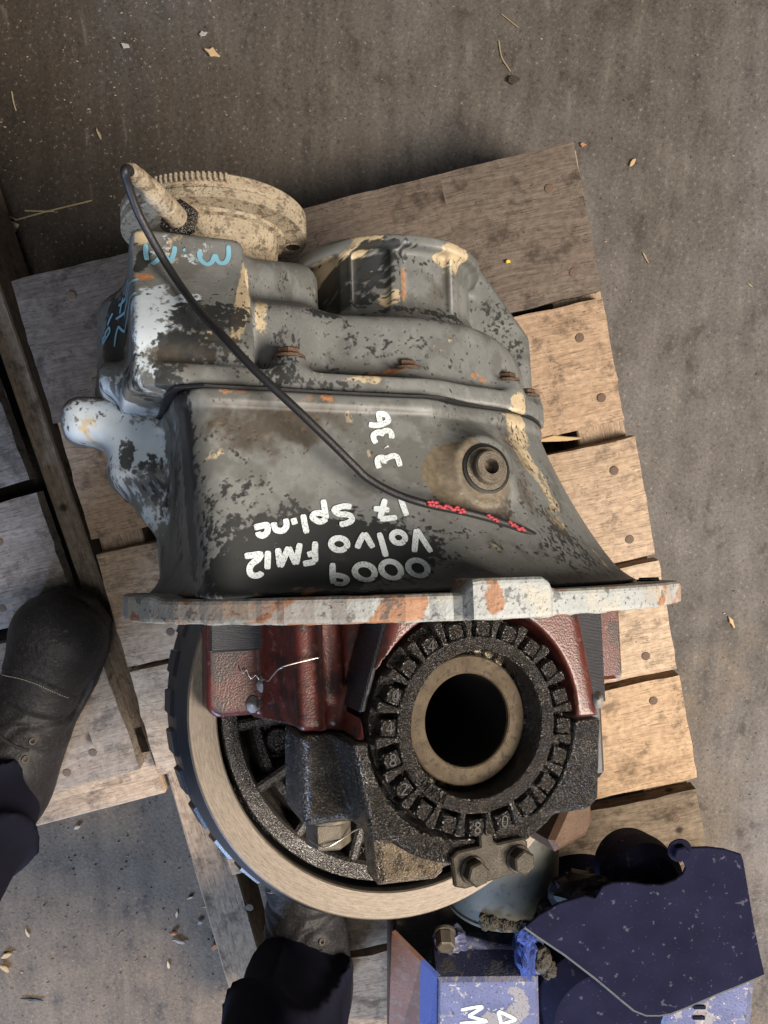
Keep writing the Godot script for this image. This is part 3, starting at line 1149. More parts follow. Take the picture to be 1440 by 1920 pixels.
func nail_mesh() -> ArrayMesh:
	var s := Shape.new()
	s.lathe([Vector2(0.0055, -0.003), Vector2(0.0055, 0.0006), Vector2(0.0046, 0.0013), Vector2(0.0, 0.0015)], 12)
	return s.mesh()

func build_pallets() -> void:
	var grey := wood_texture(61, Color(0.36, 0.29, 0.23), Color(0.17, 0.132, 0.10), 0.70)
	var tan_ := wood_texture(71, Color(0.55, 0.42, 0.30), Color(0.31, 0.22, 0.15), 0.62)
	var dirty := wood_texture(81, Color(0.27, 0.215, 0.16), Color(0.11, 0.085, 0.06), 0.85)
	var nail := nail_mesh()
	var nail_mat := relief(tri(plain(Color(0.15, 0.105, 0.075), 0.7, 0.2), 20.0), texture_grey(1024, 1024, noise_bytes.fine), 0.03)
	# the pallet that carries the differential: boards run along x of its own frame
	var at := site(1075, 262, DECK)
	var turn := deg_to_rad(12.7)
	var p := thing("pallet", "weathered wooden pallet of wide planks carrying the big grey casting", "pallet", Vector3(at.x, 0, at.z), turn)
	# [start across, width, right end, left end, texture, tint, tilt, height]
	var rows := [
		[0.0, 0.168, 0.0, -0.662, grey, 0.50, 0.7, 0.0], [0.176, 0.145, 0.002, -0.655, tan_, 0.78, 0.0, 0.001], [0.343, 0.147, 0.012, -0.655, tan_, 0.86, -0.2, 0.0],  # first board: grey-brown wood, low tint also puts shade into its colour
		[0.4985, 0.141, 0.014, -0.655, tan_, 0.98, -0.4, 0.001], [0.649, 0.142, 0.015, -0.60, tan_, 0.92, 0.1, 0.0], [0.806, 0.125, 0.011, -0.57, dirty, 0.86, 0.3, 0.0], [0.947, 0.12, 0.012, -0.56, tan_, 0.95, -0.4, 0.0]]
	for i in rows.size():
		var r: Array = rows[i]
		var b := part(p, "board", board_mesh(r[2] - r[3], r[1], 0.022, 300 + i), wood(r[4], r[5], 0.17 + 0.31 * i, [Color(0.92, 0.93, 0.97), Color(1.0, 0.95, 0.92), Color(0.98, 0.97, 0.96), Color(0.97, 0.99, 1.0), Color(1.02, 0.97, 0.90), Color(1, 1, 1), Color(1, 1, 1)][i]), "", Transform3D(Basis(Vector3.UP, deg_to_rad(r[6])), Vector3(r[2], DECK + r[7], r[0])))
		for x in [-0.030, -0.31, -0.60]:
			for q in [0.22, 0.78]:
				if rng.randf() < 0.86:
					part(b, "nail", nail, nail_mat, "", Transform3D(Basis(), Vector3(x + rng.randf_range(-0.008, 0.008), -0.0006, r[1] * (q + rng.randf_range(-0.06, 0.06)))))
	for x in [[-0.050, 0.008], [-0.36, -0.30], [-0.655, -0.60]]:
		var s := Shape.new()
		s.box(Vector3(0.0, -0.098, 0.0), Vector3(1.06, 0.0, x[1] - x[0]), 0.002)
		part(p, "stringer", s.mesh(), wood(tan_, 0.72, 0.4 + x[0]), "", Transform3D(Basis(Vector3.UP, -PI / 2), Vector3(x[1], DECK - 0.024, 0.004)))
	for z in [0.0, 0.33, 0.66, 0.95]:
		part(p, "bottom_board", board_mesh(0.65, 0.11, 0.022, 330 + int(z * 100)), wood(dirty, 0.8, z), "", Transform3D(Basis(), Vector3(0.0, 0.0225, z)))
	var s := Shape.new()
	var a := site(1045, 822, DECK + 0.004)
	# the second pallet, at the left, under the boot
	var c := site(277, 1440, DECK)
	var q := thing("pallet", "pallet at the left edge with a frayed plank end under the black boot", "pallet", Vector3(c.x, 0, c.z), deg_to_rad(15.5))
	var left := [[-0.205, 0.205, -0.012, tan_, 0.70], [-0.372, 0.150, -0.020, grey, 0.86], [-0.545, 0.155, -0.024, grey, 0.62], [-0.73, 0.165, -0.02, dirty, 0.7], [-0.90, 0.15, -0.02, dirty, 0.6]]
	for i in left.size():
		var r: Array = left[i]
		var b := part(q, "board", board_mesh(0.42, r[1], 0.022, 350 + i), wood(r[3], r[4], 0.05 + 0.37 * i, Color(0.88, 0.97, 1.10)), "", Transform3D(Basis(Vector3.UP, deg_to_rad([0.3, -0.4, 0.5, 0.0, 0.2][i])), Vector3(r[2], DECK, r[0])))  # bluish hue puts the cold side light into the wood colour
		for x in [-0.045, -0.085]:
			for k in [0.3, 0.82]:
				if rng.randf() < 0.8:
					part(b, "nail", nail, nail_mat, "", Transform3D(Basis(), Vector3(x + rng.randf_range(-0.02, 0.01), -0.0006, r[1] * (k + rng.randf_range(-0.08, 0.08)))))
	s.box(Vector3(0.0, -0.098, 0.0), Vector3(1.05, 0.0, 0.028), 0.002)
	part(q, "stringer", s.mesh(), wood(dirty, 0.75, 0.9), "", Transform3D(Basis(Vector3.UP, -PI / 2), Vector3(0.012, DECK - 0.024, -1.06)))
	var s2 := Shape.new()
	s2.box(Vector3(-0.42, -0.022, 0.0), Vector3(-0.010, 0.0, 0.10), 0.003)
	part(q, "bottom_board", s2.mesh(), wood(tan_, 0.9, 0.33), "", Transform3D(Basis(), Vector3(0.012, DECK - 0.024, -0.050)))

# ------------------------------------------------------------------ the differential
const WHEEL_Z := 0.086                    # the crown wheel's axis crosses the pinion axis this far behind the flange

func sd_bell(p: Vector3) -> float:
	var z := p.z
	var t := clampf((z + 0.147) / 0.135, -0.05, 1.1)
	var flare := 0.010 * exp(minf((z + 0.010) / 0.006, 0.0))
	var r := 0.131 + 0.042 * t + 0.026 * t * t + flare
	var d1 := Vector2(p.x, p.y).length() - r
	var top := 0.150 + 0.014 * t + flare
	var hx := 0.098 - 0.05 * maxf(p.y, 0.0) + flare * 0.3
	var d2 := sd_rect(p.x + 0.108 - 0.012 * t, p.y, hx, top, 0.018)
	var d := smin(d1, d2, 0.04)
	# raised lip along the joint
	if z < -0.130:
		d -= 0.0035 * smoothstep(-0.134, -0.139, z)
	# two soft swellings where ribs run inside
	d -= 0.0018 * exp(-pow((p.x + 0.075) / 0.022, 2.0)) * smoothstep(-0.13, -0.05, z)
	d = smax(d, absf(z + 0.0778) - 0.0692, 0.004)
	if p.x > -0.04 and p.y > 0.08:
		# boss round the plug
		var q := p - Vector3(0.0095, 0.156, -0.094)
		var n := Vector3(0.12, 0.993, 0.0)
		var along := q.dot(n)
		var rad := (q - n * along).length()
		d = smin(d, maxf(rad - 0.029 + along * 0.6, maxf(along - 0.008, -0.03 - along)), 0.014)
		d = smin(d, sd_capsule(p, Vector3(0.015, 0.140, -0.088), Vector3(0.055, 0.122, -0.075), 0.022, 0.014), 0.02)
	if p.x < -0.16:
		# lifting lug and its web on the left
		d = smin(d, sd_box(p, Vector3(-0.242, 0.012, -0.147), Vector3(0.037, 0.030, 0.0175), 0.015), 0.012)
		d = smin(d, sd_box(p, Vector3(-0.222, 0.004, -0.118), Vector3(0.022, 0.038, 0.024), 0.013), 0.012)
		d = smin(d, sd_capsule(p, Vector3(-0.222, 0.015, -0.105), Vector3(-0.200, 0.010, -0.062), 0.018, 0.010), 0.014)
	return d

func sd_cover(p: Vector3) -> float:
	var x := p.x
	var y := p.y
	var z := p.z
	var rr := Vector2(x, y).length()
	# joint flange
	var lip := smin(rr - 0.136, sd_rect(x + 0.118, y, 0.118, 0.146, 0.03), 0.03)
	var d := smax(lip, absf(z + 0.1558) - 0.0080, 0.004)
	# gear tunnel between the two shafts
	var tun := smin(rr - 0.1235, sd_rect(x + 0.085, y + 0.004, 0.085, 0.122, 0.03), 0.03)
	var edge := 0.012 + 0.03 * smoothstep(0.0, 0.12, x)
	d = smin(d, smax(tun, absf(z + 0.187) - 0.0315, edge), 0.010)
	# bearing drum with its rim and ribs
	var cone := 0.0765 + 0.014 * smoothstep(-0.250, -0.218, z)
	var drum := smax(rr - cone, absf(z + 0.255) - 0.0475, 0.004)
	if y > 0.02 and z < -0.22:
		for rib in [[-0.020, 0.004], [-0.058, 0.004], [0.035, 0.005]]:
			drum = smin(drum, maxf(absf(x - rib[0]) - rib[1], maxf(rr - 0.0825, absf(z + 0.25) - 0.045)), 0.007)
	var rim := smax(absf(rr - 0.062) - 0.0255, absf(z + 0.2960) - 0.0055, 0.0035)
	drum = smin(drum, rim, 0.003)
	d = smin(d, drum, 0.012)
	# the tall case of the shift housing
	var top := 0.103 + 0.038 * smoothstep(-0.262, -0.175, z)
	var wide := 0.0405 + 0.004 * smoothstep(-0.235, -0.242, z) * 0.0
	var case_ := smax(sd_rect(x + 0.190, z + 0.2125, wide, 0.0595, 0.007), maxf(y - top, -0.11 - y), 0.006)
	d = smin(d, case_, 0.005)
	# the shoulder beside it
	d = smin(d, sd_box(p, Vector3(-0.120, 0.0, -0.240), Vector3(0.034, 0.088, 0.030), 0.017), 0.016)
	d = smin(d, sd_box(p, Vector3(-0.122, 0.0, -0.195), Vector3(0.030, 0.108, 0.03), 0.015), 0.02)
	# round cover of the input gear
	var big := smax(Vector2(x + 0.165, y + 0.01).length() - 0.088, absf(z + 0.207) - 0.045, 0.014)
	d = smin(d, big, 0.010)
	d = smin(d, sd_box(p, Vector3(-0.225, 0.02, -0.172), Vector3(0.026, 0.05, 0.012), 0.008), 0.010)
	# flat wing on the right
	if x > 0.02 and z < -0.15:
		var wing := sd_poly(Vector2(x, z), WING)
		d = smin(d, smax(wing, absf(y + 0.008) - 0.012, 0.004), 0.010)
		d = smin(d, smax(wing, maxf(absf(y + 0.035) - 0.03, 0.05 - x), 0.006), 0.008)
	# bolt bosses along the joint
	if z > -0.2:
		for b in COVER_BOLTS:
			var q := Vector2(x - b.x, y - b.y)
			d = smin(d, maxf(q.length() - 0.0125, absf(z + 0.162) - 0.012), 0.010)
	return d

var WING := PackedVector2Array([Vector2(0.04, -0.310), Vector2(0.097, -0.318), Vector2(0.150, -0.250), Vector2(0.152, -0.155), Vector2(0.04, -0.155)])
const COVER_BOLTS := [Vector2(-0.032, 0.1235), Vector2(0.062, 0.108), Vector2(0.108, 0.062), Vector2(-0.125, 0.134)]

func drop(f: Callable, x: float, z: float, from := 0.26) -> Vector3:
	# the highest point of a casting above (x, z) in the differential's axes
	var p := Vector3(x, from, z)
	for i in 60:
		var d: float = f.call(p)
		if d < 0.0002:
			break
		p.y -= d * 0.85
	return p

func slope(f: Callable, p: Vector3) -> Vector3:
	var e := 0.002
	return Vector3(f.call(p + Vector3(e, 0, 0)) - f.call(p - Vector3(e, 0, 0)), f.call(p + Vector3(0, e, 0)) - f.call(p - Vector3(0, e, 0)), f.call(p + Vector3(0, 0, e)) - f.call(p - Vector3(0, 0, e))).normalized()

func brush(f: Callable, pts: Array, y: float, width: float, lift := 0.0006) -> Shape:
	# one stroke of paint through points of the photograph, laid on the casting
	var line := PackedVector3Array()
	for q in pts:
		var p := lxz(q[0], q[1], y)
		line.append(Vector3(p.x, 0, p.y))
	if line.size() > 2:
		line = bent(Array(line), 5)
	var dense := PackedVector3Array()
	for i in line.size() - 1:
		var k := maxi(1, int((line[i + 1] - line[i]).length() / 0.0012))
		for j in k:
			dense.append(line[i].lerp(line[i + 1], float(j) / k))
	dense.append(line[-1])
	var on := PackedVector3Array()
	var nor := PackedVector3Array()
	for q in dense:
		var p := drop(f, q.x, q.z)
		var m := slope(f, p)
		on.append(p + m * lift)
		nor.append(m)
	var s := Shape.new()
	s.stroke(on, nor, width)
	return s

func ring(u: float, v: float, ru: float, rv: float) -> Array:
	var out := []
	for i in 13:
		var a := TAU * i / 12.0 + 0.7
		out.append([u + ru * cos(a), v + rv * sin(a)])
	return out

func hexagon(r: float, h: float, b := 0.0012) -> Shape:
	var s := Shape.new()
	var p := []
	for i in 6:
		p.append(Vector2(cos(TAU * i / 6), sin(TAU * i / 6)) * r)
	s.prism(PackedVector2Array(p), 0.0, h, b)
	return s

func along(axis: Vector3, at: Vector3, spin := 0.0) -> Transform3D:
	# stands a thing built along y on another axis
	var y := axis.normalized()
	var x := y.cross(Vector3(0.31, 0.17, 0.93)).normalized()
	var b := Basis(x, y, x.cross(y))
	return Transform3D(b * Basis(Vector3.UP, spin), at)

func build_differential() -> void:
	diff = thing("differential", "big grey-painted truck differential with an oily crown wheel, lying across the pallet planks", "differential", Vector3(0.01, CAMERA_HEIGHT - 0.6794, 0.1855))
	diff.basis = Basis(Vector3.RIGHT, deg_to_rad(-9.0)) * Basis(Vector3.UP, deg_to_rad(1.7)) * Basis(Vector3.RIGHT, deg_to_rad(-4.5)) * Basis(Vector3.BACK, deg_to_rad(-20.0))
	diff_inverse = diff.transform.affine_inverse()
	var pair := patina_texture()
	var paint := plain(Color(1, 1, 1), 0.50, 0.0, 0.5)
	paint.albedo_texture = pair[0]
	relief(paint, pair[1], 0.05)
	mats.paint = paint
	build_housing()
	build_yoke()
	build_flange()
	build_crown_wheel()
	build_bearing()
	build_lettering()
	build_cable()

func build_housing() -> void:
	part(diff, "housing", cast_body(sd_bell, Vector3(-0.295, -0.20, -0.17), Vector3(0.235, 0.205, 0.0), 0.003, patina_uv), mats.paint)
	part(diff, "gear_cover", cast_body(sd_cover, Vector3(-0.27, -0.16, -0.33), Vector3(0.175, 0.175, -0.140), 0.0028, patina_uv), mats.paint)
	# joint gasket
	var g := Shape.new()
	var ringp := []
	for i in 64:
		var a := TAU * i / 64
		var d := Vector2(cos(a), sin(a))
		var r := 0.05
		while sd_bell(Vector3(d.x * r - 0.06, d.y * r, -0.141)) < -0.0005 and r < 0.3:
			r += 0.001
		ringp.append(Vector2(d.x * r - 0.06, d.y * r))
	g.prism(PackedVector2Array(ringp), 0.0, 0.002, 0.0003, Transform3D(Basis(Vector3.RIGHT, PI / 2), Vector3(0, 0, -0.1484)))
	part(diff, "gasket", g.mesh(), mats.rubber)
	for b in COVER_BOLTS:
		var s := Shape.new()
		s.lathe([Vector2(0.0118, 0.0), Vector2(0.0118, 0.002), Vector2(0.0105, 0.0028), Vector2(0.0, 0.0028)], 20)
		s.add(hexagon(0.0085, 0.0055), Transform3D(Basis(), Vector3(0, 0.0025, 0)))
		part(diff, "cover_bolt", s.mesh(), mats.rusty_bolt, "", along(Vector3(0, 0, -1), Vector3(b.x, b.y, -0.1738), b.x * 40.0))
	# plug with a square socket
	var c := drop(sd_bell, 0.0095, -0.094)
	var n := slope(sd_bell, c)
	var s := Shape.new()
	s.lathe([Vector2(0.016, -0.004), Vector2(0.016, 0.001), Vector2(0.0125, 0.0016), Vector2(0.0120, 0.0065), Vector2(0.0108, 0.0078), Vector2(0.0058, 0.0078), Vector2(0.0055, 0.0074), Vector2(0.0050, -0.002), Vector2(0.0, -0.002)], 28)
	part(diff, "plug", s.mesh(), mats.bolt, "", along(n, c + n * 0.0006))
	var groove := Shape.new()
	groove.lathe([Vector2(0.0178, -0.002), Vector2(0.0185, 0.0004), Vector2(0.0166, 0.0009), Vector2(0.0158, -0.001)], 28)
	part(diff, "plug_seal", groove.mesh(), mats.black, "", along(n, c + n * 0.0004))

func build_yoke() -> void:
	# the input flange: turned rings, four bolt holes, a toothed rim
	var yoke := Node3D.new()
	yoke.name = "input_flange"
	diff.add_child(yoke)
	yoke.transform = along(Vector3(0, 0, -1), Vector3(-0.156, 0.0, -0.272))
	var s := Shape.new()
	# y runs away from the housing here
	s.lathe([Vector2(0.044, -0.012), Vector2(0.046, 0.004), Vector2(0.0500, 0.006), Vector2(0.0510, 0.013), Vector2(0.0470, 0.015), Vector2(0.0470, 0.021), Vector2(0.0525, 0.024), Vector2(0.0540, 0.0395)], 72)
	s.lathe([Vector2(0.0540, 0.0395), Vector2(0.0590, 0.0400), Vector2(0.0600, 0.0425), Vector2(0.0768, 0.0430), Vector2(0.0785, 0.0440), Vector2(0.0785, 0.050), Vector2(0.0770, 0.0512), Vector2(0.0770, 0.0535), Vector2(0.0785, 0.0545), Vector2(0.0785, 0.061), Vector2(0.077, 0.0625), Vector2(0.030, 0.0625), Vector2(0.028, 0.050), Vector2(0.0, 0.050)], 96)
	part(yoke, "flange_disc", s.mesh(), mats.ivory)
	var ear := Shape.new()
	ear.box(Vector3(-0.0011, 0.0, 0.0), Vector3(0.0011, 0.0075, 0.0030), 0.0006)
	var em := ear.mesh()
	# the toothed stretch of the rim lies at the upper left in the photograph
	var up := yoke.basis.inverse() * Vector3(0, 1, 0)
	var left := yoke.basis.inverse() * Vector3(-1, 0, 0)
	for i in 17:
		var a := deg_to_rad(2.0 + 3.1 * i)
		var d := up * cos(a) + left * sin(a)
		part(yoke, "rim_tooth", em, mats.ivory, "", Transform3D(Basis(d.cross(Vector3.UP) * -1.0, Vector3.UP, d), d * 0.0775 + Vector3.UP * 0.0545))
	for deg in [33.0, -85.0, 150.0, 210.0]:
		var a := deg_to_rad(deg)
		var d := up * cos(a) + left * sin(a)
		var h := Shape.new()
		h.lathe([Vector2(0.0078, -0.0006), Vector2(0.0086, 0.0008), Vector2(0.0074, 0.0014), Vector2(0.0066, 0.0008)], 20)
		var hole := part(yoke, "bolt_hole", h.mesh(), mats.ivory, "", Transform3D(Basis(Vector3.RIGHT, PI), d * 0.0672 + Vector3.UP * 0.0422))
		var dark := Shape.new()
		dark.lathe([Vector2(0.0070, 0.0006), Vector2(0.0050, 0.0008), Vector2(0.0, 0.0008)], 16)
		part(hole, "hole_shade", dark.mesh(), mats.oily)

func build_flange() -> void:
	# the big mounting flange: a disc with lugs on its rim, chamfered and uneven
	var f := noise_of(91, 3.0, 3)
	var n := 300
	var s := Shape.new()
	var prof := []
	for i in n:
		var a := TAU * i / n                 # 0 at the top, growing to the right
		var deg := rad_to_deg(a)
		if deg > 180.0:
			deg -= 360.0
		var r := 0.2385
		r += 0.0060 * smoothstep(-10.6, -9.6, deg) * (1.0 - smoothstep(2.0, 4.0, deg))
		r -= 0.004 * smoothstep(-19.0, -16.0, deg) * (1.0 - smoothstep(-11.5, -10.6, deg))
		r += 0.003 * smoothstep(40.0, 46.0, deg) * (1.0 - smoothstep(88.0, 94.0, deg))
		r -= 0.005 * (1.0 - smoothstep(-82.0, -76.0, deg)) * smoothstep(-120.0, -110.0, deg)
		r += 0.0012 * f.get_noise_2d(cos(a) * 2.0, sin(a) * 2.0) + 0.0008 * f.get_noise_2d(cos(a) * 12.0, sin(a) * 12.0)
		prof.append([Vector3(sin(a), cos(a), 0), r, smoothstep(-10.6, -9.4, deg) * (1.0 - smoothstep(1.0, 4.5, deg)) + 0.35 * smoothstep(-100.0, -88.0, deg) * (1.0 - smoothstep(-66.0, -62.0, deg))])
	var rows := [[0.0, -0.0085], [-0.0022, -0.0085], [-0.0005, -0.0070], [0.0, -0.005], [0.0, 0.0050], [-0.0007, 0.0070], [-0.0025, 0.0080]]
	for i in n:
		var a: Array = prof[i]
		var b: Array = prof[(i + 1) % n]
		var at := func(p: Array, k: int) -> Vector3:
			var r: float = 0.10 if k == 0 else p[1] + rows[k][0]
			return p[0] * r + Vector3(0, 0, rows[k][1] - (0.0085 * p[2] if k < 4 else 0.0) + (0.0009 * f.get_noise_2d(p[0].x * 3.0 + 9.0, p[0].y * 3.0 + k) if k > 4 else 0.0))
		for k in rows.size() - 1:
			s.quad(at.call(a, k), at.call(b, k), at.call(b, k + 1), at.call(a, k + 1))
		s.tri(at.call(a, 6), at.call(b, 6), Vector3(0, 0, 0.0080))
	part(diff, "mounting_flange", s.mesh(), mats.flange)
	for deg in [-70.0, -48.0, -26.0, 40.0, 62.0, 84.0, 112.0, -95.0]:
		var h := Shape.new()
		h.lathe([Vector2(0.0085, -0.001), Vector2(0.0082, 0.0006), Vector2(0.0, 0.0007)], 16)
		part(diff, "bolt_hole", h.mesh(), mats.black, "", along(Vector3(0, 0, -1), Vector3(sin(deg_to_rad(deg)) * 0.222, cos(deg_to_rad(deg)) * 0.222, -0.0107)))

func build_crown_wheel() -> void:
	var o := Transform3D(Basis(), Vector3(0, 0, WHEEL_Z))
	var wheel := Node3D.new()
	wheel.name = "crown_wheel"
	diff.add_child(wheel)
	wheel.transform = o
	var face := Shape.new()
	face.lathe([Vector2(0.1860, 0.0175), Vector2(0.1845, 0.0195), Vector2(0.1640, 0.0195), Vector2(0.1628, 0.0182), Vector2(0.1625, 0.010)], 180)
	# u runs round the face, v across it
	part(wheel, "back_face", face.mesh(func(p: Vector3) -> Vector2: return Vector2(atan2(p.z, p.x) / TAU, Vector2(p.x, p.z).length() / 0.026)), mats.steel)
	var body := Shape.new()
	body.lathe([Vector2(0.150, -0.045), Vector2(0.196, -0.052), Vector2(0.1945, -0.020), Vector2(0.1925, -0.004), Vector2(0.1880, 0.010), Vector2(0.1860, 0.0175)], 180)
	body.lathe([Vector2(0.1625, 0.010), Vector2(0.1620, -0.030)], 120)
	part(wheel, "wheel_body", body.mesh(), mats.dark_steel)
	var tooth := Shape.new()
	var twist := 0.014
	# a curved tooth: its outer end shows below the back face
	var at := func(r: float, w: float, y: float, skew: float) -> Array: return [Vector3(r, y, -w + skew), Vector3(r, y, w + skew)]
	var a: Array = at.call(0.187, 0.0135, -0.008, 0.0)
	var b: Array = at.call(0.1962, 0.0098, -0.016, 0.0)
	var c: Array = at.call(0.1988, 0.0088, -0.042, 0.0)
	var d: Array = at.call(0.197, 0.0060, -0.056, 0.0)
	var e: Array = at.call(0.150, 0.0055, -0.056, twist)
	tooth.quad(a[1], b[1], b[0], a[0])
	tooth.quad(b[1], c[1], c[0], b[0])
	tooth.quad(c[1], d[1], d[0], c[0])
	tooth.quad(d[1], e[1], e[0], d[0])
	for k in 2:
		var root := Vector3(0.185, -0.05, 0.0125 if k == 1 else -0.0125)
		if k == 1:
			tooth.tri(a[k], root, b[k]); tooth.tri(b[k], root, c[k]); tooth.tri(c[k], root, d[k]); tooth.tri(d[k], root, e[k])
		else:
			tooth.tri(a[k], b[k], root); tooth.tri(b[k], c[k], root); tooth.tri(c[k], d[k], root); tooth.tri(d[k], e[k], root)
	var tm := tooth.mesh()
	for i in 37:
		part(wheel, "gear_tooth", tm, mats.dark_steel, "", Transform3D(Basis(Vector3.UP, TAU * (i + 0.35) / 37), Vector3.ZERO))
	# the differential case inside the wheel: rim, ribs, wells, hub
	var case_ := Node3D.new()
	case_.name = "differential_case"
	diff.add_child(case_)
	case_.transform = o
	var rim := Shape.new()
	rim.lathe([Vector2(0.1588, -0.03), Vector2(0.1585, 0.006), Vector2(0.1575, 0.0085), Vector2(0.152, 0.0100), Vector2(0.1455, 0.0080), Vector2(0.1435, 0.004), Vector2(0.1415, -0.016), Vector2(0.139, -0.022)], 144)
	part(case_, "case_rim", rim.mesh(), mats.rib)
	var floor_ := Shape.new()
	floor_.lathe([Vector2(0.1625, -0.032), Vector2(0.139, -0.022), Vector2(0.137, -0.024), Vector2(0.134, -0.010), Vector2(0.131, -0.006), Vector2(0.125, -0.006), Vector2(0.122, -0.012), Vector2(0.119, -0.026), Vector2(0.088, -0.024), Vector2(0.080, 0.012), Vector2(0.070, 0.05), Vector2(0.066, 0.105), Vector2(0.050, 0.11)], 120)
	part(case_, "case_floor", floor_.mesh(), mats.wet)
	var rib := Shape.new()
	rib.prism(PackedVector2Array([Vector2(0.078, -0.0055), Vector2(0.150, -0.0042), Vector2(0.150, 0.0042), Vector2(0.078, 0.0055)]), -0.025, 0.0045, 0.0022)
	var rm := rib.mesh()
	for deg in [86.0, 109.0, 131.0, 152.0, 174.0, 196.0, 64.0, 42.0, 20.0, -2.0]:
		part(case_, "case_rib", rm, mats.rib, "", Transform3D(Basis(Vector3.UP, -deg_to_rad(deg)), Vector3.ZERO))
	# case bolts: a flanged head in a dark recess with a round dimple
	var bs := Shape.new()
	bs.lathe([Vector2(0.0165, -0.026), Vector2(0.0160, -0.019), Vector2(0.0135, -0.019), Vector2(0.0132, -0.0235), Vector2(0.0105, -0.0235), Vector2(0.0100, -0.015), Vector2(0.0090, -0.0138), Vector2(0.0062, -0.0138), Vector2(0.0056, -0.0152), Vector2(0.0036, -0.0152), Vector2(0.003, -0.0138), Vector2(0.0, -0.0134)], 24)
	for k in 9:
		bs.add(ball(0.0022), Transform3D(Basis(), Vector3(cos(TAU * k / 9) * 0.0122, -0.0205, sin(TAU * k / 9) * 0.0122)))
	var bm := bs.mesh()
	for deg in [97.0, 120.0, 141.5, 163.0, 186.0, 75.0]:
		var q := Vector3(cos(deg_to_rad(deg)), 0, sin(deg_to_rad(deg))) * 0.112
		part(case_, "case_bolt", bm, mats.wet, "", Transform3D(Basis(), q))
	# raised part number cast on the floor of a well
	var cast_no := "1550 67/46"
	for i in cast_no.length():
		var deg := 107.5 - 2.15 * i
		var q := Vector3(cos(deg_to_rad(deg)), 0, sin(deg_to_rad(deg))) * 0.140
		part(case_, "cast_digit", letter(cast_no[i], 0.011, 0.0016), mats.rib, "", Transform3D(Basis(Vector3.UP, -deg_to_rad(deg) + PI / 2 + PI), q + Vector3(0, -0.0105, 0)))

func ball(r: float) -> Shape:
	var s := Shape.new()
	var p := []
	for i in 7:
		var a := -PI / 2 + PI * i / 6
		p.append(Vector2(cos(a) * r, sin(a) * r))
	s.lathe(p, 10)
	return s

func letter(text: String, size: float, deep: float) -> ArrayMesh:
	# raised lettering lying face up, its foot towards +z
	var t := TextMesh.new()
	var f := SystemFont.new()
	f.font_names = PackedStringArray(["Droid Sans"])
	t.font = f
	t.text = text
	t.font_size = 32
	t.pixel_size = size / 32.0
	t.depth = deep
	t.curve_step = 2.0
	var m := ArrayMesh.new()
	var st := SurfaceTool.new()
	st.append_from(t, 0, Transform3D(Basis(Vector3.RIGHT, -PI / 2), Vector3.ZERO))
	return st.commit()

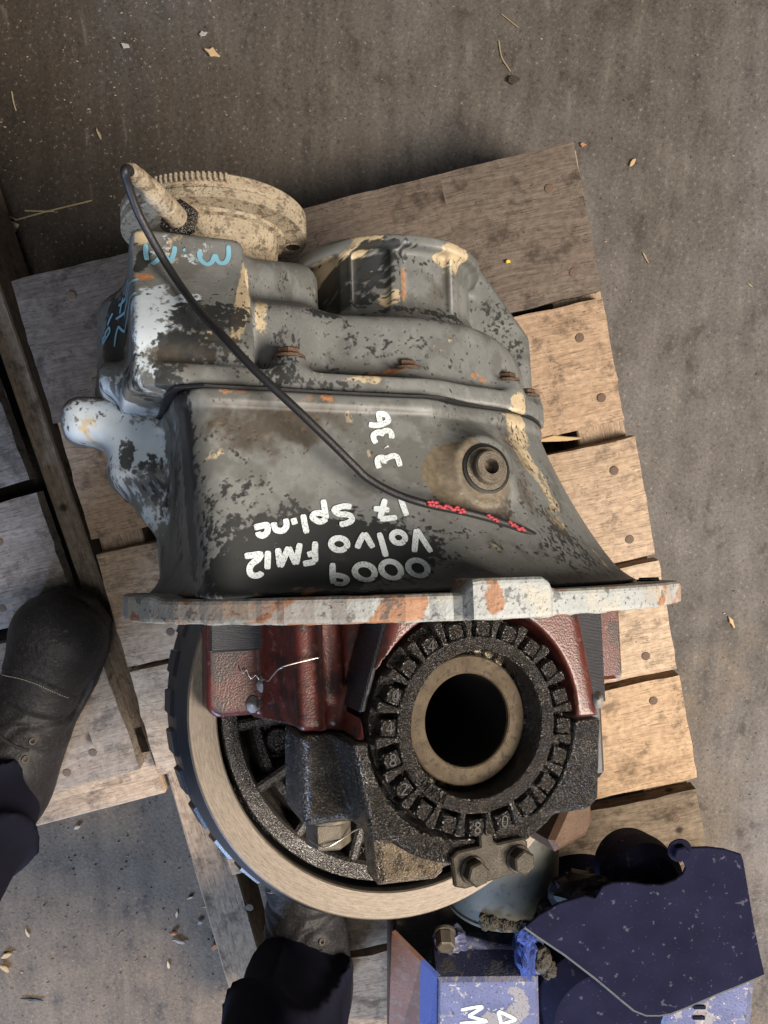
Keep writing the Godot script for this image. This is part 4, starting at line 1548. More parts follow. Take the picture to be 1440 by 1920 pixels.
func build_bearing() -> void:
	var o := Transform3D(Basis(), Vector3(0, 0, WHEEL_Z))
	# red-painted pedestal and its shoulders, one casting
	part(diff, "bearing_pedestal", cast_body(sd_pedestal, Vector3(-0.185, -0.10, 0.0), Vector3(0.195, 0.172, 0.096), 0.0024), mats.red)
	part(diff, "bearing_cap", cast_body(sd_cap, Vector3(-0.135, 0.02, 0.086), Vector3(0.15, 0.172, 0.212), 0.0022), mats.oily)
	var pl := Shape.new()
	pl.prism(PAD_LEFT, 0.085, 0.118, 0.0045)
	part(diff, "cap_pad", pl.mesh(), mats.oily_bright, "left foot of the bearing cap, wet with oil")
	pl = Shape.new()
	pl.prism(PAD_RIGHT, 0.05, 0.112, 0.004)
	part(diff, "cap_pad", pl.mesh(), mats.rusty_bolt, "right foot of the bearing cap, bare and rusty")
	# freshly machined dark bands where the flange spigot was turned
	var s := Shape.new()
	s.prism(PackedVector2Array([Vector2(-0.0640, 0.0095), Vector2(-0.0600, 0.0095), Vector2(-0.0805, 0.072), Vector2(-0.0845, 0.072)]), 0.09, 0.1490, 0.0012)
	part(diff, "machined_band", s.mesh(), mats.machined_wall)
	s = Shape.new()
	s.box(Vector3(-0.1715, 0.0, 0.0095), Vector3(-0.1210, 0.0475, 0.036), 0.002)
	part(diff, "machined_band", s.mesh(), mats.machined)
	s = Shape.new()
	s.prism(PackedVector2Array([Vector2(0.108, 0.0095), Vector2(0.182, 0.0095), Vector2(0.182, 0.102), Vector2(0.128, 0.102)]), -0.02, 0.0605, 0.002, Transform3D(Basis(Vector3.BACK, -0.12), Vector3(0, 0.008, 0)))
	part(diff, "machined_band", s.mesh(), mats.machined)
	s = Shape.new()
	s.box(Vector3(0.2095, -0.05, 0.0095), Vector3(0.240, 0.004, 0.090), 0.004)
	part(diff, "red_ear", s.mesh(), mats.red)
	s = Shape.new()
	s.box(Vector3(0.170, -0.09, 0.106), Vector3(0.219, -0.002, 0.186), 0.006)
	part(diff, "lower_flange", s.mesh(), mats.dark_steel)
	# adjusting nut
	var nut := Node3D.new()
	nut.name = "adjusting_nut"
	diff.add_child(nut)
	nut.transform = o
	part(nut, "nut_ring", cast_body(sd_nut, Vector3(-0.082, 0.118, -0.082), Vector3(0.082, 0.166, 0.082), 0.00125), mats.oily)
	var marks := {0: "", 1: "4", 2: "4", 3: "0", 4: "4", 5: "8", 6: "2", 7: "", 8: "", 9: "8", 10: "0"}
	for i in 20:
		var a := NUT_FIRST + TAU * i / 20.0
		var d := Vector3(cos(a), 0, sin(a))
		var pad := Shape.new()
		pad.box(Vector3(-0.0055, 0.0, -0.0056), Vector3(0.0055, 0.0112, 0.0056), 0.0009)
		# inside each slot a stamped pad, set towards the lower right
		var centre := d * 0.0688 + Vector3(0.0022, 0.1462, 0.0026)
		var turn := -a + PI / 2
		var pd := part(nut, "slot_pad", pad.mesh(), mats.oily, "", Transform3D(Basis(Vector3.UP, turn), centre))
	var ordered := [["4", -128.0], ["4", -149.0], ["0", -165.0], ["4", 176.0], ["8", 158.0], ["2", 140.0], ["8", 91.0], ["0", 73.0]]
	for q in ordered:
		# the nearest pad to that bearing
		var best := 0
		for i in 20:
			var a := rad_to_deg(NUT_FIRST + TAU * i / 20.0)
			if absf(wrapf(a - q[1], -180.0, 180.0)) < absf(wrapf(rad_to_deg(NUT_FIRST + TAU * best / 20.0) - q[1], -180.0, 180.0)):
				best = i
		var a := NUT_FIRST + TAU * best / 20.0
		var d := Vector3(cos(a), 0, sin(a))
		part(nut, "stamped_digit", letter(q[0], 0.0105, 0.0012), mats.black, "", Transform3D(Basis(Vector3.UP, -0.1), d * 0.0688 + Vector3(0.0022, 0.1575, 0.0026)))
	var word := "0DAM"
	for i in 4:
		var a := deg_to_rad(140.0 - 5.6 * i)
		part(nut, "cast_letter", letter(word[i], 0.0095, 0.0012), mats.oily, "", Transform3D(Basis(Vector3.UP, -a + PI / 2), Vector3(cos(a), 0, sin(a)) * 0.0560 + Vector3(0, 0.1603, 0)))
	# the taper bearing and the dark bore of the case
	var bearing := Node3D.new()
	bearing.name = "taper_bearing"
	diff.add_child(bearing)
	bearing.transform = o
	var inner := Shape.new()
	inner.lathe([Vector2(0.0440, 0.095), Vector2(0.0450, 0.128), Vector2(0.0466, 0.129), Vector2(0.0466, 0.1405), Vector2(0.0455, 0.142), Vector2(0.0345, 0.142), Vector2(0.0335, 0.1412), Vector2(0.0330, 0.139)], 96)
	part(bearing, "inner_race", inner.mesh(), mats.race)
	var outer := Shape.new()
	outer.lathe([Vector2(0.0466, 0.126), Vector2(0.0520, 0.1265), Vector2(0.0562, 0.118), Vector2(0.0545, 0.09)], 80)
	outer.lathe([Vector2(0.0560, 0.095), Vector2(0.0440, 0.095)], 60)
	part(bearing, "cage", outer.mesh(), mats.wet)
	var roll := Shape.new()
	roll.lathe([Vector2(0.0042, -0.012), Vector2(0.0046, 0.011), Vector2(0.0038, 0.0125), Vector2(0.0, 0.0125)], 14)
	var rmesh := roll.mesh()
	for i in 30:
		var a := TAU * i / 30.0
		part(bearing, "roller", rmesh, mats.roller, "", Transform3D(Basis(Vector3.UP, -a) * Basis(Vector3.BACK, -0.2), Vector3(cos(a) * 0.0500, 0.1160, sin(a) * 0.0500)))
	var bore := Shape.new()
	bore.lathe([Vector2(0.0330, 0.139), Vector2(0.0332, 0.13), Vector2(0.0335, -0.12), Vector2(0.0, -0.12)], 48)
	part(diff, "case_bore", bore.mesh(), mats.black, "", o)  # near-black colour stands in for the shade inside the bore
	# a fleck of light swarf on the rim of the bore
	# lock plate with its two bolts
	var lock := Shape.new()
	var lp := [Vector2(-0.0215, 0.176), Vector2(-0.017, 0.1725), Vector2(0.0005, 0.1715), Vector2(0.0005, 0.1590), Vector2(0.0105, 0.1588), Vector2(0.0110, 0.1690), Vector2(0.014, 0.1715), Vector2(0.035, 0.1705), Vector2(0.0385, 0.174), Vector2(0.0385, 0.193), Vector2(0.010, 0.196), Vector2(-0.012, 0.1985), Vector2(-0.0195, 0.196)]
	lock.prism(PackedVector2Array(lp), 0.1475, 0.1535, 0.0012)
	var lk := part(diff, "lock_plate", lock.mesh(), mats.dark_bolt)
	for q in [Vector2(-0.006, 0.1865), Vector2(0.030, 0.184)]:
		var b := Shape.new()
		b.lathe([Vector2(0.0098, 0.0), Vector2(0.0098, 0.0012), Vector2(0.0092, 0.0018), Vector2(0.0, 0.0018)], 24)
		b.add(hexagon(0.0086, 0.0085, 0.0011), Transform3D(Basis(), Vector3(0, 0.0018, 0)))
		part(lk, "bolt", b.mesh(), mats.dark_bolt, "", Transform3D(Basis(Vector3.UP, 0.3 + q.x * 9.0), Vector3(q.x, 0.1534, q.y)))
	# the cap's big bolt: head out at the foot of the left leg, lock wire through it
	var hb := hexagon(0.0165, 0.019, 0.0016)
	hb.lathe([Vector2(0.0185, -0.004), Vector2(0.0185, 0.0), Vector2(0.0, 0.0)], 24)
	for x in [-0.096, 0.114]:
		part(diff, "cap_bolt", hb.mesh(), mats.bolt, "", along(Vector3(0, 0, 1), Vector3(x + 0.004, 0.090 if x < 0 else 0.04, 0.1575), 0.25))
	var w := Shape.new()
	w.tube(bent([Vector3(-0.108, 0.095, 0.1690), Vector3(-0.100, 0.1060, 0.1725), Vector3(-0.088, 0.1060, 0.1690), Vector3(-0.074, 0.100, 0.1655), Vector3(-0.062, 0.098, 0.1650)]), 0.0006, 6)
	part(diff, "lock_wire", w.mesh(), mats.wire)
	# smears of sealant on the red ribs
	for q in [Vector3(0.1020, 0.1562, 0.078), Vector3(-0.139, 0.0475, 0.077), Vector3(-0.131, 0.0475, 0.062), Vector3(0.233, 0.0035, 0.083), Vector3(-0.0885, 0.105, 0.056)]:
		var sm := Shape.new()
		sm.add(ball(1.0), Transform3D(Basis.from_scale(Vector3(0.0050, 0.0005, 0.0068)), q))
		part(diff, "sealant_smear", sm.mesh(), mats.stone)

const NUT_FIRST := -1.49

func sd_nut(p: Vector3) -> float:
	var r := Vector2(p.x, p.z).length()
	var y := p.y
	# down to the threads; a bevel on the bore
	var d := smax(absf(r - 0.0640) - 0.0130, absf(y - 0.140) - 0.0200, 0.0016)
	var a := atan2(p.z, p.x) - NUT_FIRST
	var step := TAU / 20.0
	a = (a / step - roundf(a / step)) * step
	var across := sin(a) * r
	var slot := maxf(absf(across) - 0.0080, maxf(0.0612 - r, 0.1465 - y))
	return smax(d, -slot, 0.0014)

func sd_pedestal(p: Vector3) -> float:
	var q := Vector2(p.x, p.z)
	# central plate round the bearing, ridge-edged
	var plate := sd_poly(q, PED_PLATE)
	var d := smax(plate, maxf(p.y - 0.1565, -0.09 - p.y), 0.010)
	d = maxf(d, p.z - 0.0900)
	d = maxf(d, 0.0830 - Vector2(p.x, p.z - WHEEL_Z).length())
	# left shoulder block with its sloping cheek
	var block := sd_rect(p.x + 0.1000, p.z - 0.046, 0.0185 + 0.12 * maxf(0.100 - p.y, 0.0) * 0.0, 0.0435, 0.006)
	block = smax(block, maxf(p.y - 0.1085 - 0.12 * (p.z - 0.04), -0.09 - p.y), 0.008)
	d = smin(d, block, 0.006)
	var cheek := smax(maxf(p.y - 0.045 - 2.4 * (p.x + 0.131), p.x + 0.10), maxf(-0.135 - p.x, absf(p.z - 0.046) - 0.0435), 0.004) * 0.6
	d = smin(d, maxf(cheek, -0.09 - p.y), 0.003)
	# low plate to the left of it, rounded corner
	var low := sd_rect(p.x + 0.1495, p.z - 0.040, 0.0245, 0.046, 0.012)
	d = smin(d, smax(low, maxf(p.y - 0.046, -0.02 - p.y), 0.006), 0.006)
	# valley floor between the block and the plate
	d = smin(d, smax(maxf(absf(p.x + 0.072) - 0.02, absf(p.z - 0.046) - 0.0435), maxf(p.y - 0.098, -0.09 - p.y), 0.004), 0.006)
	# right shoulder falling away
	var right := smax(maxf(absf(p.x - 0.125) - 0.04, absf(p.z - 0.046) - 0.0435), p.y - 0.070 + 0.7 * (p.x - 0.11), 0.006) * 0.8
	d = smin(d, maxf(right, -0.09 - p.y), 0.012)
	return maxf(d, 0.009 - p.z)

var PED_PLATE := PackedVector2Array([Vector2(-0.056, -0.01), Vector2(-0.0905, 0.095), Vector2(0.1055, 0.095), Vector2(0.088, -0.01)])
var CAP_PLATE := PackedVector2Array([Vector2(-0.0945, 0.08), Vector2(0.1055, 0.08), Vector2(0.0985, 0.150), Vector2(0.088, 0.160), Vector2(0.052, 0.190), Vector2(-0.030, 0.194), Vector2(-0.066, 0.172), Vector2(-0.0800, 0.156)])

func sd_cap(p: Vector3) -> float:
	var q := Vector2(p.x, p.z)
	var rad := Vector2(p.x, p.z - WHEEL_Z).length()
	var bowl := smax(sd_poly(q, CAP_PLATE), rad - 0.099, 0.006)
	var corner := sd_poly(q, CAP_PLATE)
	corner = smax(corner, p.z - 0.157, 0.004)
	var d := smin(smax(corner, absf(p.y - 0.122) - 0.0345, 0.004), smax(bowl, absf(p.y - 0.118) - 0.030, 0.005), 0.004)
	# the left leg: a rounded block that carries the big bolt
	d = smin(d, sd_box(p, Vector3(-0.0970, 0.084, 0.1225), Vector3(0.0200, 0.030, 0.033), 0.007), 0.004)
	d = smin(d, sd_box(p, Vector3(0.116, 0.035, 0.1225), Vector3(0.024, 0.044, 0.033), 0.008), 0.006)
	d = maxf(d, 0.0912 - p.z)
	return maxf(d, 0.0815 - rad)

var PAD_LEFT := PackedVector2Array([Vector2(-0.066, 0.160), Vector2(-0.032, 0.162), Vector2(-0.012, 0.186), Vector2(-0.012, 0.200), Vector2(-0.018, 0.204), Vector2(-0.0625, 0.2015)])
var PAD_RIGHT := PackedVector2Array([Vector2(0.082, 0.150), Vector2(0.122, 0.148), Vector2(0.1235, 0.184), Vector2(0.117, 0.193), Vector2(0.088, 0.202), Vector2(0.082, 0.192), Vector2(0.095, 0.172)])

func build_lettering() -> void:
	var white := []
	# the four lines on the housing, upside down in the photograph
	for q in [[760, 1067, 16, 14.5], [714.5, 1070, 16, 15.5], [670.5, 1074, 16, 14.5], [736.8, 1010, 11.5, 10.5], [634, 1021, 14, 11.5]]:
		white.append([ring(q[0], q[1], q[2], q[3]), 0.165])
	for q in [
		[[618, 1057], [615, 1078], [613, 1096]], [[615, 1080], [624, 1080], [635, 1084], [636, 1090], [628, 1096], [615, 1095]],
		[[758, 1038], [764, 1014], [768.5, 995]], [[768.5, 995], [777, 1014], [787, 1038]],
		[[702.5, 1001], [706, 1024], [708.6, 1046]], [[662, 1030], [669, 1015], [677.5, 1001]], [[677.5, 1001], [683, 1014], [689, 1029]],
		[[590.5, 1016], [589, 1035], [588, 1055]], [[588, 1054], [577, 1056], [566, 1058]], [[589, 1038], [582, 1039], [575, 1041]],
		[[562.7, 1019], [558, 1039], [553.5, 1059]], [[553.5, 1059], [547, 1042], [541.6, 1026]], [[541.6, 1026], [533, 1045], [524.4, 1064]], [[524.4, 1064], [523, 1045], [521.8, 1028]],
		[[503, 1033], [502, 1051], [500.7, 1068]], [[459, 1043], [475, 1041], [489, 1039.5], [484, 1049], [474, 1056], [468, 1065], [469, 1076], [477, 1080], [486, 1078], [490, 1073]],
		[[747.5, 934], [751, 952], [755, 969]], [[719.7, 937], [713, 956], [706.5, 975]], [[706.5, 975], [721, 974], [736.8, 972]], [[697.5, 955], [711, 956], [725, 958]],
		[[659, 951], [649, 949], [638, 951], [628, 956], [636.6, 964], [648, 965], [656, 968], [658, 976], [648, 982], [636, 984]],
		[[609, 936], [611, 955], [613, 973]], [[613, 972], [606, 977], [598, 977.5], [588, 970], [592, 963], [601, 961.5], [611, 964]],
		[[570.6, 964], [573, 982], [576, 1000]], [[552, 971], [553.5, 977], [555, 983]],
		[[537.6, 972], [539, 985], [534, 993], [527, 995], [519, 993], [516, 985], [515, 979]],
		[[478, 989], [490, 986], [502, 984], [503.5, 992], [501, 999], [494, 1004], [487, 1002], [485, 997]],
		[[714.4, 877], [712, 868], [713, 859], [719, 856], [724, 858], [723.6, 868]], [[724, 861], [732, 856], [742, 853], [749, 857], [752.7, 874]],
		[[729, 835.5], [729.8, 836.5], [730, 837]],
		[[712, 828], [708, 820], [708, 812], [715, 807], [722, 807], [721.5, 814]], [[722, 809], [729, 804], [737, 804], [741, 810], [741, 819]],
		[[700, 791], [711, 793], [722, 792], [732, 788], [737, 783.5], [734, 775], [727.6, 770], [720, 770], [720, 778], [721.5, 786]]]:
		white.append([q, 0.163])
	for q in white:
		part(diff, "white_letter_stroke", brush(sd_bell, q[0], q[1], 0.0041).mesh(), mats.white_paint)
	# two letters in pale blue on the tall case, more on its dark side cover
	for q in [[[273, 462], [272.5, 480], [275, 496]], [[284, 505], [296, 493], [307, 481]], [[307, 481], [313, 492], [318, 497], [325, 480], [327, 466]], [[344, 470], [345, 471], [346, 471]],
		[[373, 474], [373, 487], [378, 497], [387, 502], [396, 496], [402, 481]], [[402, 481], [406, 494], [412, 499], [421, 497], [427, 484], [427, 464]]]:
		part(diff, "blue_letter_stroke", brush(sd_cover, q, 0.10, 0.0034).mesh(), mats.cyan_paint)
	for q in [[[216, 645], [218, 628], [223, 612], [229, 620], [235, 627], [242, 621], [248, 616]], [[219, 594], [235, 592], [252, 587]], [[224, 572], [232, 570], [238, 567]], [[226, 588], [228, 576], [232, 562]],
		[[197, 617], [201, 608], [206, 604], [207, 612], [201, 620], [195, 626], [194, 619], [200, 615]], [[203, 598], [207, 589], [213, 580]]]:
		part(diff, "blue_letter_stroke", brush(sd_cover, q, 0.045, 0.0022).mesh(), mats.cyan_paint)

func build_cable() -> void:
	# threaded sensor standing on the case, an elbow at its top, and the cable that runs down over the casting
	var sensor := Node3D.new()
	sensor.name = "sensor"
	diff.add_child(sensor)
	var foot := local(336, 412, 0.088)
	var tip := local(246, 318, 0.150)
	var dir := tip - foot
	var body := Shape.new()
	var len := dir.length()
	body.lathe([Vector2(0.0082, -0.012), Vector2(0.0082, len * 0.30), Vector2(0.0072, len * 0.315), Vector2(0.0072, len * 0.33), Vector2(0.0080, len * 0.34), Vector2(0.0082, len * 0.56), Vector2(0.0068, len * 0.70), Vector2(0.0058, len * 0.90), Vector2(0.0048, len), Vector2(0.0030, len + 0.003), Vector2(0.0, len + 0.0035)], 28)
	part(sensor, "sensor_body", body.mesh(), mats.ivory, "", along(dir, foot))
	var collar := hexagon(0.015, 0.008)
	part(sensor, "sensor_nut", collar.mesh(), mats.oily, "", along(dir, foot - dir.normalized() * 0.004))
	var path := []
	for q in [[252, 330, 0.146], [240, 316, 0.155], [234, 322, 0.158], [240, 345, 0.150], [253, 383, 0.140], [270, 421, 0.132], [307, 487, 0.124], [345, 545, 0.130], [380, 590, 0.150], [420, 632, 0.168], [480, 696, 0.178], [560, 771, 0.184], [630, 839, 0.184], [664, 873, 0.182], [690, 897, 0.180], [740, 925, 0.182], [800, 945, 0.186], [880, 962, 0.185], [960, 985, 0.176], [1012, 1009, 0.165], [1056, 1031, 0.152]]:
		path.append(local(q[0], q[1], q[2]))
	var line := bent(path, 8)
	var c := Shape.new()
	c.tube(line, 0.0029, 14, 0.92)
	part(diff, "cable", c.mesh(), mats.rubber)
	# flecks of red paint on the cable
	var f := noise_of(131, 160.0, 1)
	for i in line.size() - 1:
		var u := float(i) / line.size()
		var hot := (u > 0.795 and u < 0.835) or (u > 0.862 and u < 0.875) or (u > 0.885 and u < 0.91)
		if hot:
			var d := (line[i + 1] - line[i]).normalized()
			var s := Shape.new()
			var side := d.cross(Vector3.UP).normalized()
			for k in 3:
				s.add(ball(1.0), Transform3D(Basis(d * 0.0028, Vector3.UP * 0.0007, side * 0.0013), line[i].lerp(line[i + 1], 0.3 * k) + Vector3.UP * 0.0026 + side * (0.0012 * f.get_noise_2d(i, k * 3.0) * 2.0)))
			part(diff, "paint_fleck", s.mesh(), mats.red_mark)

# ------------------------------------------------------------------ the blue unit behind, and its shield
func flat(points: Array, h: float) -> PackedVector2Array:
	var out := PackedVector2Array()
	for q in points:
		var p := site(q[0], q[1], h)
		out.append(Vector2(p.x, p.z))
	return out

func build_blue_unit() -> void:
	var base := Vector3(0.12, DECK, 0.70)
	var u := thing("gear_unit", "blue-painted gear unit with an open channel, a bolt and white marks, below the crown wheel", "gear unit", base)
	var here := Transform3D(Basis(), -base)
	# the channel: floor, walls and the painted top face
	var s := Shape.new()
	s.box(Vector3(0.012, 0.150, 0.56), Vector3(0.178, 0.185, 0.80), 0.003)
	part(u, "channel_floor", s.mesh(), mats.oily, "", here)
	s = Shape.new()
	s.prism(PackedVector2Array([Vector2(0.0605, 0.664), Vector2(0.176, 0.6625), Vector2(0.186, 0.84), Vector2(0.0605, 0.84)]), 0.20, 0.28, 0.004)
	part(u, "top_face", s.mesh(), mats.blue, "flat face with flaking blue and white paint", here)
	# left cheek: leans outward, rusty brown outside, blue near the fold
	s = Shape.new()
	var a := [Vector3(0.0605, 0.2795, 0.662), Vector3(0.009, 0.262, 0.618), Vector3(0.004, 0.150, 0.60), Vector3(0.004, 0.150, 0.84), Vector3(0.004, 0.240, 0.84), Vector3(0.0605, 0.2795, 0.84)]
	var m1: Vector3 = (a[0] as Vector3).lerp(a[1], 0.36)
	var m2: Vector3 = (a[5] as Vector3).lerp(a[4], 0.36)
	s.quad(a[0], a[5], m2, m1)
	var inw := Vector3(0.004, -0.004, 0)
	s.quad(a[0] + inw, m1 + inw, m2 + inw, a[5] + inw)
	s.quad(a[0], m1, m1 + inw, a[0] + inw)
	part(u, "cheek_fold", s.mesh(), mats.bright_blue, "", here)
	s = Shape.new()
	s.quad(m1, m2, a[4], a[1])
	s.quad(m1 + inw, a[1] + inw, (a[4] as Vector3) + inw, m2 + inw)
	s.quad(m1, a[1], (a[1] as Vector3) + inw, m1 + inw)
	s.quad(a[1], a[4], a[3], a[2])
	part(u, "cheek_plate", s.mesh(), mats.brown_rust, "rusty brown side plate", here)
	# right wall with crusted blue paint
	s = Shape.new()
	s.add(crust(0.016, 5), Transform3D(Basis.from_scale(Vector3(0.75, 1.6, 1.9)), Vector3(0.161, 0.272, 0.630)))
	s.add(crust(0.012, 6), Transform3D(Basis.from_scale(Vector3(0.9, 1.0, 1.0)), Vector3(0.158, 0.290, 0.598)))
	part(u, "crusted_wall", s.mesh(), mats.bright_blue, "", here)
	s = Shape.new()
	s.add(crust(0.012, 8), Transform3D(Basis.from_scale(Vector3(1.0, 0.7, 1.3)), Vector3(0.177, 0.283, 0.635)))
	s.add(crust(0.010, 9), Transform3D(Basis.from_scale(Vector3(1.0, 0.7, 1.0)), Vector3(0.188, 0.276, 0.655)))
	part(u, "dirt", s.mesh(), mats.soil, "", here)
	s = Shape.new()
	s.box(Vector3(0.163, 0.15, 0.585), Vector3(0.182, 0.276, 0.664), 0.003)
	part(u, "side_wall", s.mesh(), mats.blue, "", here)
	# boss, bolt and the cross pipe
	s = Shape.new()
	s.add(crust(0.019, 12), Transform3D(Basis.from_scale(Vector3(1.15, 0.9, 0.8)), Vector3(0.082, 0.222, 0.660)))
	part(u, "boss", s.mesh(), mats.blue, "", here)
	s = hexagon(0.0115, 0.018, 0.0014)
	s.lathe([Vector2(0.0128, -0.003), Vector2(0.0128, 0.0), Vector2(0.0, 0.0)], 24)
	part(u, "bolt", s.mesh(), mats.bolt, "", Transform3D(Basis(Vector3.RIGHT, 0.35), Vector3(0.0725, 0.236, 0.640) - base))
	s = Shape.new()
	s.tube(bent([Vector3(0.085, 0.222, 0.660), Vector3(0.105, 0.224, 0.661), Vector3(0.135, 0.226, 0.668), Vector3(0.168, 0.23, 0.668)]), 0.0085, 12)
	part(u, "cross_pipe", s.mesh(), mats.blue, "", here)
	# hub: a grey drum lying along z, dirt on its end
	s = Shape.new()
	s.lathe([Vector2(0.050, -0.15), Vector2(0.066, -0.15), Vector2(0.066, -0.004), Vector2(0.0675, -0.003), Vector2(0.0675, 0.0), Vector2(0.066, 0.001), Vector2(0.03, 0.001), Vector2(0.0, 0.001)], 72)
	part(u, "hub", s.mesh(), mats.hub, "grey drum with caked dirt on its rim", along(Vector3(0, 0.05, 1), Vector3(0.141, 0.222, 0.601) - base))
	s = Shape.new()
	for i in 26:
		var x := rng.randf_range(-0.034, 0.020)
		var r := rng.randf_range(0.0025, 0.0065)
		s.add(crust(r, 40 + i), Transform3D(Basis(), Vector3(0.141 + x, 0.222 + sqrt(0.066 * 0.066 - x * x) * 1.0 + r * 0.1, 0.592 + rng.randf_range(-0.007, 0.003))))
	part(u, "dirt", s.mesh(), mats.soil, "", here)
	# the round body beyond the channel
	s = Shape.new()
	s.lathe([Vector2(0.02, -0.16), Vector2(0.088, -0.16), Vector2(0.092, -0.05), Vector2(0.095, -0.045), Vector2(0.095, -0.02), Vector2(0.090, -0.015), Vector2(0.088, 0.03), Vector2(0.070, 0.05), Vector2(0.0, 0.05)], 72)
	part(u, "round_body", s.mesh(), mats.navy, "", along(Vector3(0.05, 1, 0.15), Vector3(0.262, 0.235, 0.70) - base))
	s = Shape.new()
	s.box(Vector3(0.312, 0.148, 0.63), Vector3(0.425, 0.285, 0.80), 0.012)
	part(u, "end_box", s.mesh(), mats.blue, "", here)
	for i in 3:
		s = Shape.new()
		s.box(Vector3(0.352, 0.2855, 0.678 + 0.0135 * i), Vector3(0.366, 0.2875, 0.683 + 0.0135 * i), 0.0008)
		part(u, "raised_bar", s.mesh(), mats.navy, "", here)
	# white paint marks
	var f := func(p: Vector3) -> float: return p.y - 0.2803
	for q in [[[864, 1894], [884, 1890], [904, 1888], [894, 1896], [878, 1905]], [[878, 1905], [895, 1910], [912, 1915], [890, 1917], [862, 1919]], [[934, 1896], [950, 1903], [968, 1912]], [[968, 1912], [952, 1917], [936, 1922]], [[934, 1896], [937, 1908], [940, 1921]]]:
		var pts := PackedVector3Array()
		var nor := PackedVector3Array()
		for k in q.size():
			pts.append(site(q[k][0], q[k][1], 0.2806))
		pts = bent(Array(pts), 5)
		for k in pts.size():
			nor.append(Vector3.UP)
		var st := Shape.new()
		st.stroke(pts, nor, 0.0042)
		part(u, "white_letter_stroke", st.mesh(), mats.white_paint, "", here)
	# the shield: a dark sheet with a round bite out of its upper edge
	var outline := [[985, 1745], [1012, 1722], [1050, 1700], [1098, 1686], [1118, 1690], [1132, 1668], [1150, 1661], [1182, 1660], [1215, 1665], [1244, 1665], [1268, 1656], [1284, 1644], [1289, 1632], [1284, 1620], [1272, 1612], [1252, 1608], [1276, 1599], [1300, 1595], [1330, 1594], [1362, 1598], [1394, 1608], [1398, 1620], [1408, 1680], [1418, 1740], [1428, 1790], [1438, 1834], [1400, 1850], [1350, 1870], [1290, 1896], [1262, 1907], [1240, 1911], [1215, 1911], [1192, 1902], [1170, 1884], [1120, 1842], [1060, 1796], [1015, 1766]]
	var p := thing("shield_plate", "dark navy sheet-metal shield with a curved bite and flaked spots over the blue unit", "metal plate", Vector3(0.27, 0.33, 0.57), 0.0)
	s = Shape.new()
	var poly := flat(outline, 0.338)
	for i in poly.size():
		poly[i] -= Vector2(0.27, 0.57)
	s.prism(poly, 0.0, 0.0035, 0.0008)
	var sh := part(p, "sheet", s.mesh(), mats.navy)
	var lip := Shape.new()
	var edge := PackedVector3Array()
	for i in range(26, 37):
		edge.append(Vector3(poly[i].x, 0.0015, poly[i].y))
	edge.append(Vector3(poly[0].x, 0.0015, poly[0].y))
	edge.insert(0, Vector3(poly[25].x, 0.0015, poly[25].y))
	lip.tube(edge, 0.0021, 8)
	part(sh, "bare_edge", lip.mesh(), mats.hub, "edge worn to bare grey metal")
	var bolt := hexagon(0.0085, 0.007)
	bolt.lathe([Vector2(0.0125, -0.002), Vector2(0.0125, 0.0), Vector2(0.0, 0.0)], 24)
	var bp := site(1282, 1606, 0.345)
	part(p, "bolt", bolt.mesh(), mats.navy, "", Transform3D(Basis(Vector3.UP, 0.3), Vector3(bp.x - 0.27, 0.0052, bp.z - 0.57)))
	# the brake chamber that shows through the bite, part of the unit
	s = Shape.new()
	s.lathe([Vector2(0.03, -0.06), Vector2(0.041, -0.05), Vector2(0.0435, -0.02), Vector2(0.041, 0.004), Vector2(0.031, 0.015), Vector2(0.015, 0.020), Vector2(0.0, 0.0215)], 60)
	part(u, "chamber", s.mesh(), mats.navy, "", along(Vector3(0.10, 1, -0.25), site(1212, 1650, 0.285) - base))
	s = Shape.new()
	s.add(crust(0.024, 71), Transform3D(Basis.from_scale(Vector3(1.5, 1.0, 0.8)), site(1095, 1672, 0.29)))
	s.add(crust(0.020, 72), Transform3D(Basis.from_scale(Vector3(1.4, 1.0, 1.0)), site(1035, 1705, 0.27)))
	part(u, "clamp", s.mesh(), mats.leather, "", here)

func crust(r: float, seed_: int) -> Shape:
	# a lumpy ball
	var f := noise_of(seed_, 1.6, 3)
	var s := Shape.new()
	var rows := []
	for i in 13:
		var row := []
		var a := -PI / 2 + PI * i / 12.0
		for k in 20:
			var b := TAU * k / 20.0
			var d := Vector3(cos(a) * cos(b), sin(a), cos(a) * sin(b))
			row.append(d * r * (1.0 + 0.45 * f.get_noise_3dv(d)))
		rows.append(row)
	for i in 12:
		for k in 20:
			var j := (k + 1) % 20
			s.quad(rows[i][j], rows[i][k], rows[i + 1][k], rows[i + 1][j])
	return s

# ------------------------------------------------------------------ the person who holds the camera: legs, hips, boots
func sd_person(p: Vector3) -> float:
	var d := 1e9
	for leg in LEGS:
		var shin := sd_capsule(p, leg[0], leg[1], 0.068, 0.072)
		var thigh := sd_capsule(p, leg[1], leg[2], 0.074, 0.098)
		d = smin(d, smin(shin, thigh, 0.03), 0.04)
	d = smin(d, sd_capsule(p, Vector3(-0.36, 0.93, 0.80), Vector3(-0.22, 0.93, 0.84), 0.115, 0.115), 0.06)
	# slack cloth: sharp-backed folds that run slantwise round the shins
	var a := 1.0 - absf(sin(p.y * 19.0 + 9.0 * p.x + 12.0 * p.z + 1.6 * sin(p.x * 26.0 + p.z * 11.0)))
	var b := 1.0 - absf(sin(p.x * 31.0 - p.y * 19.0 + 15.0 * p.z + 1.2 * sin(p.y * 21.0)))
	var f := 0.005 - 0.016 * a * a - 0.009 * b * b
	return (d + f * clampf((0.75 - p.y) * 2.0, 0.2, 1.0)) * 0.8

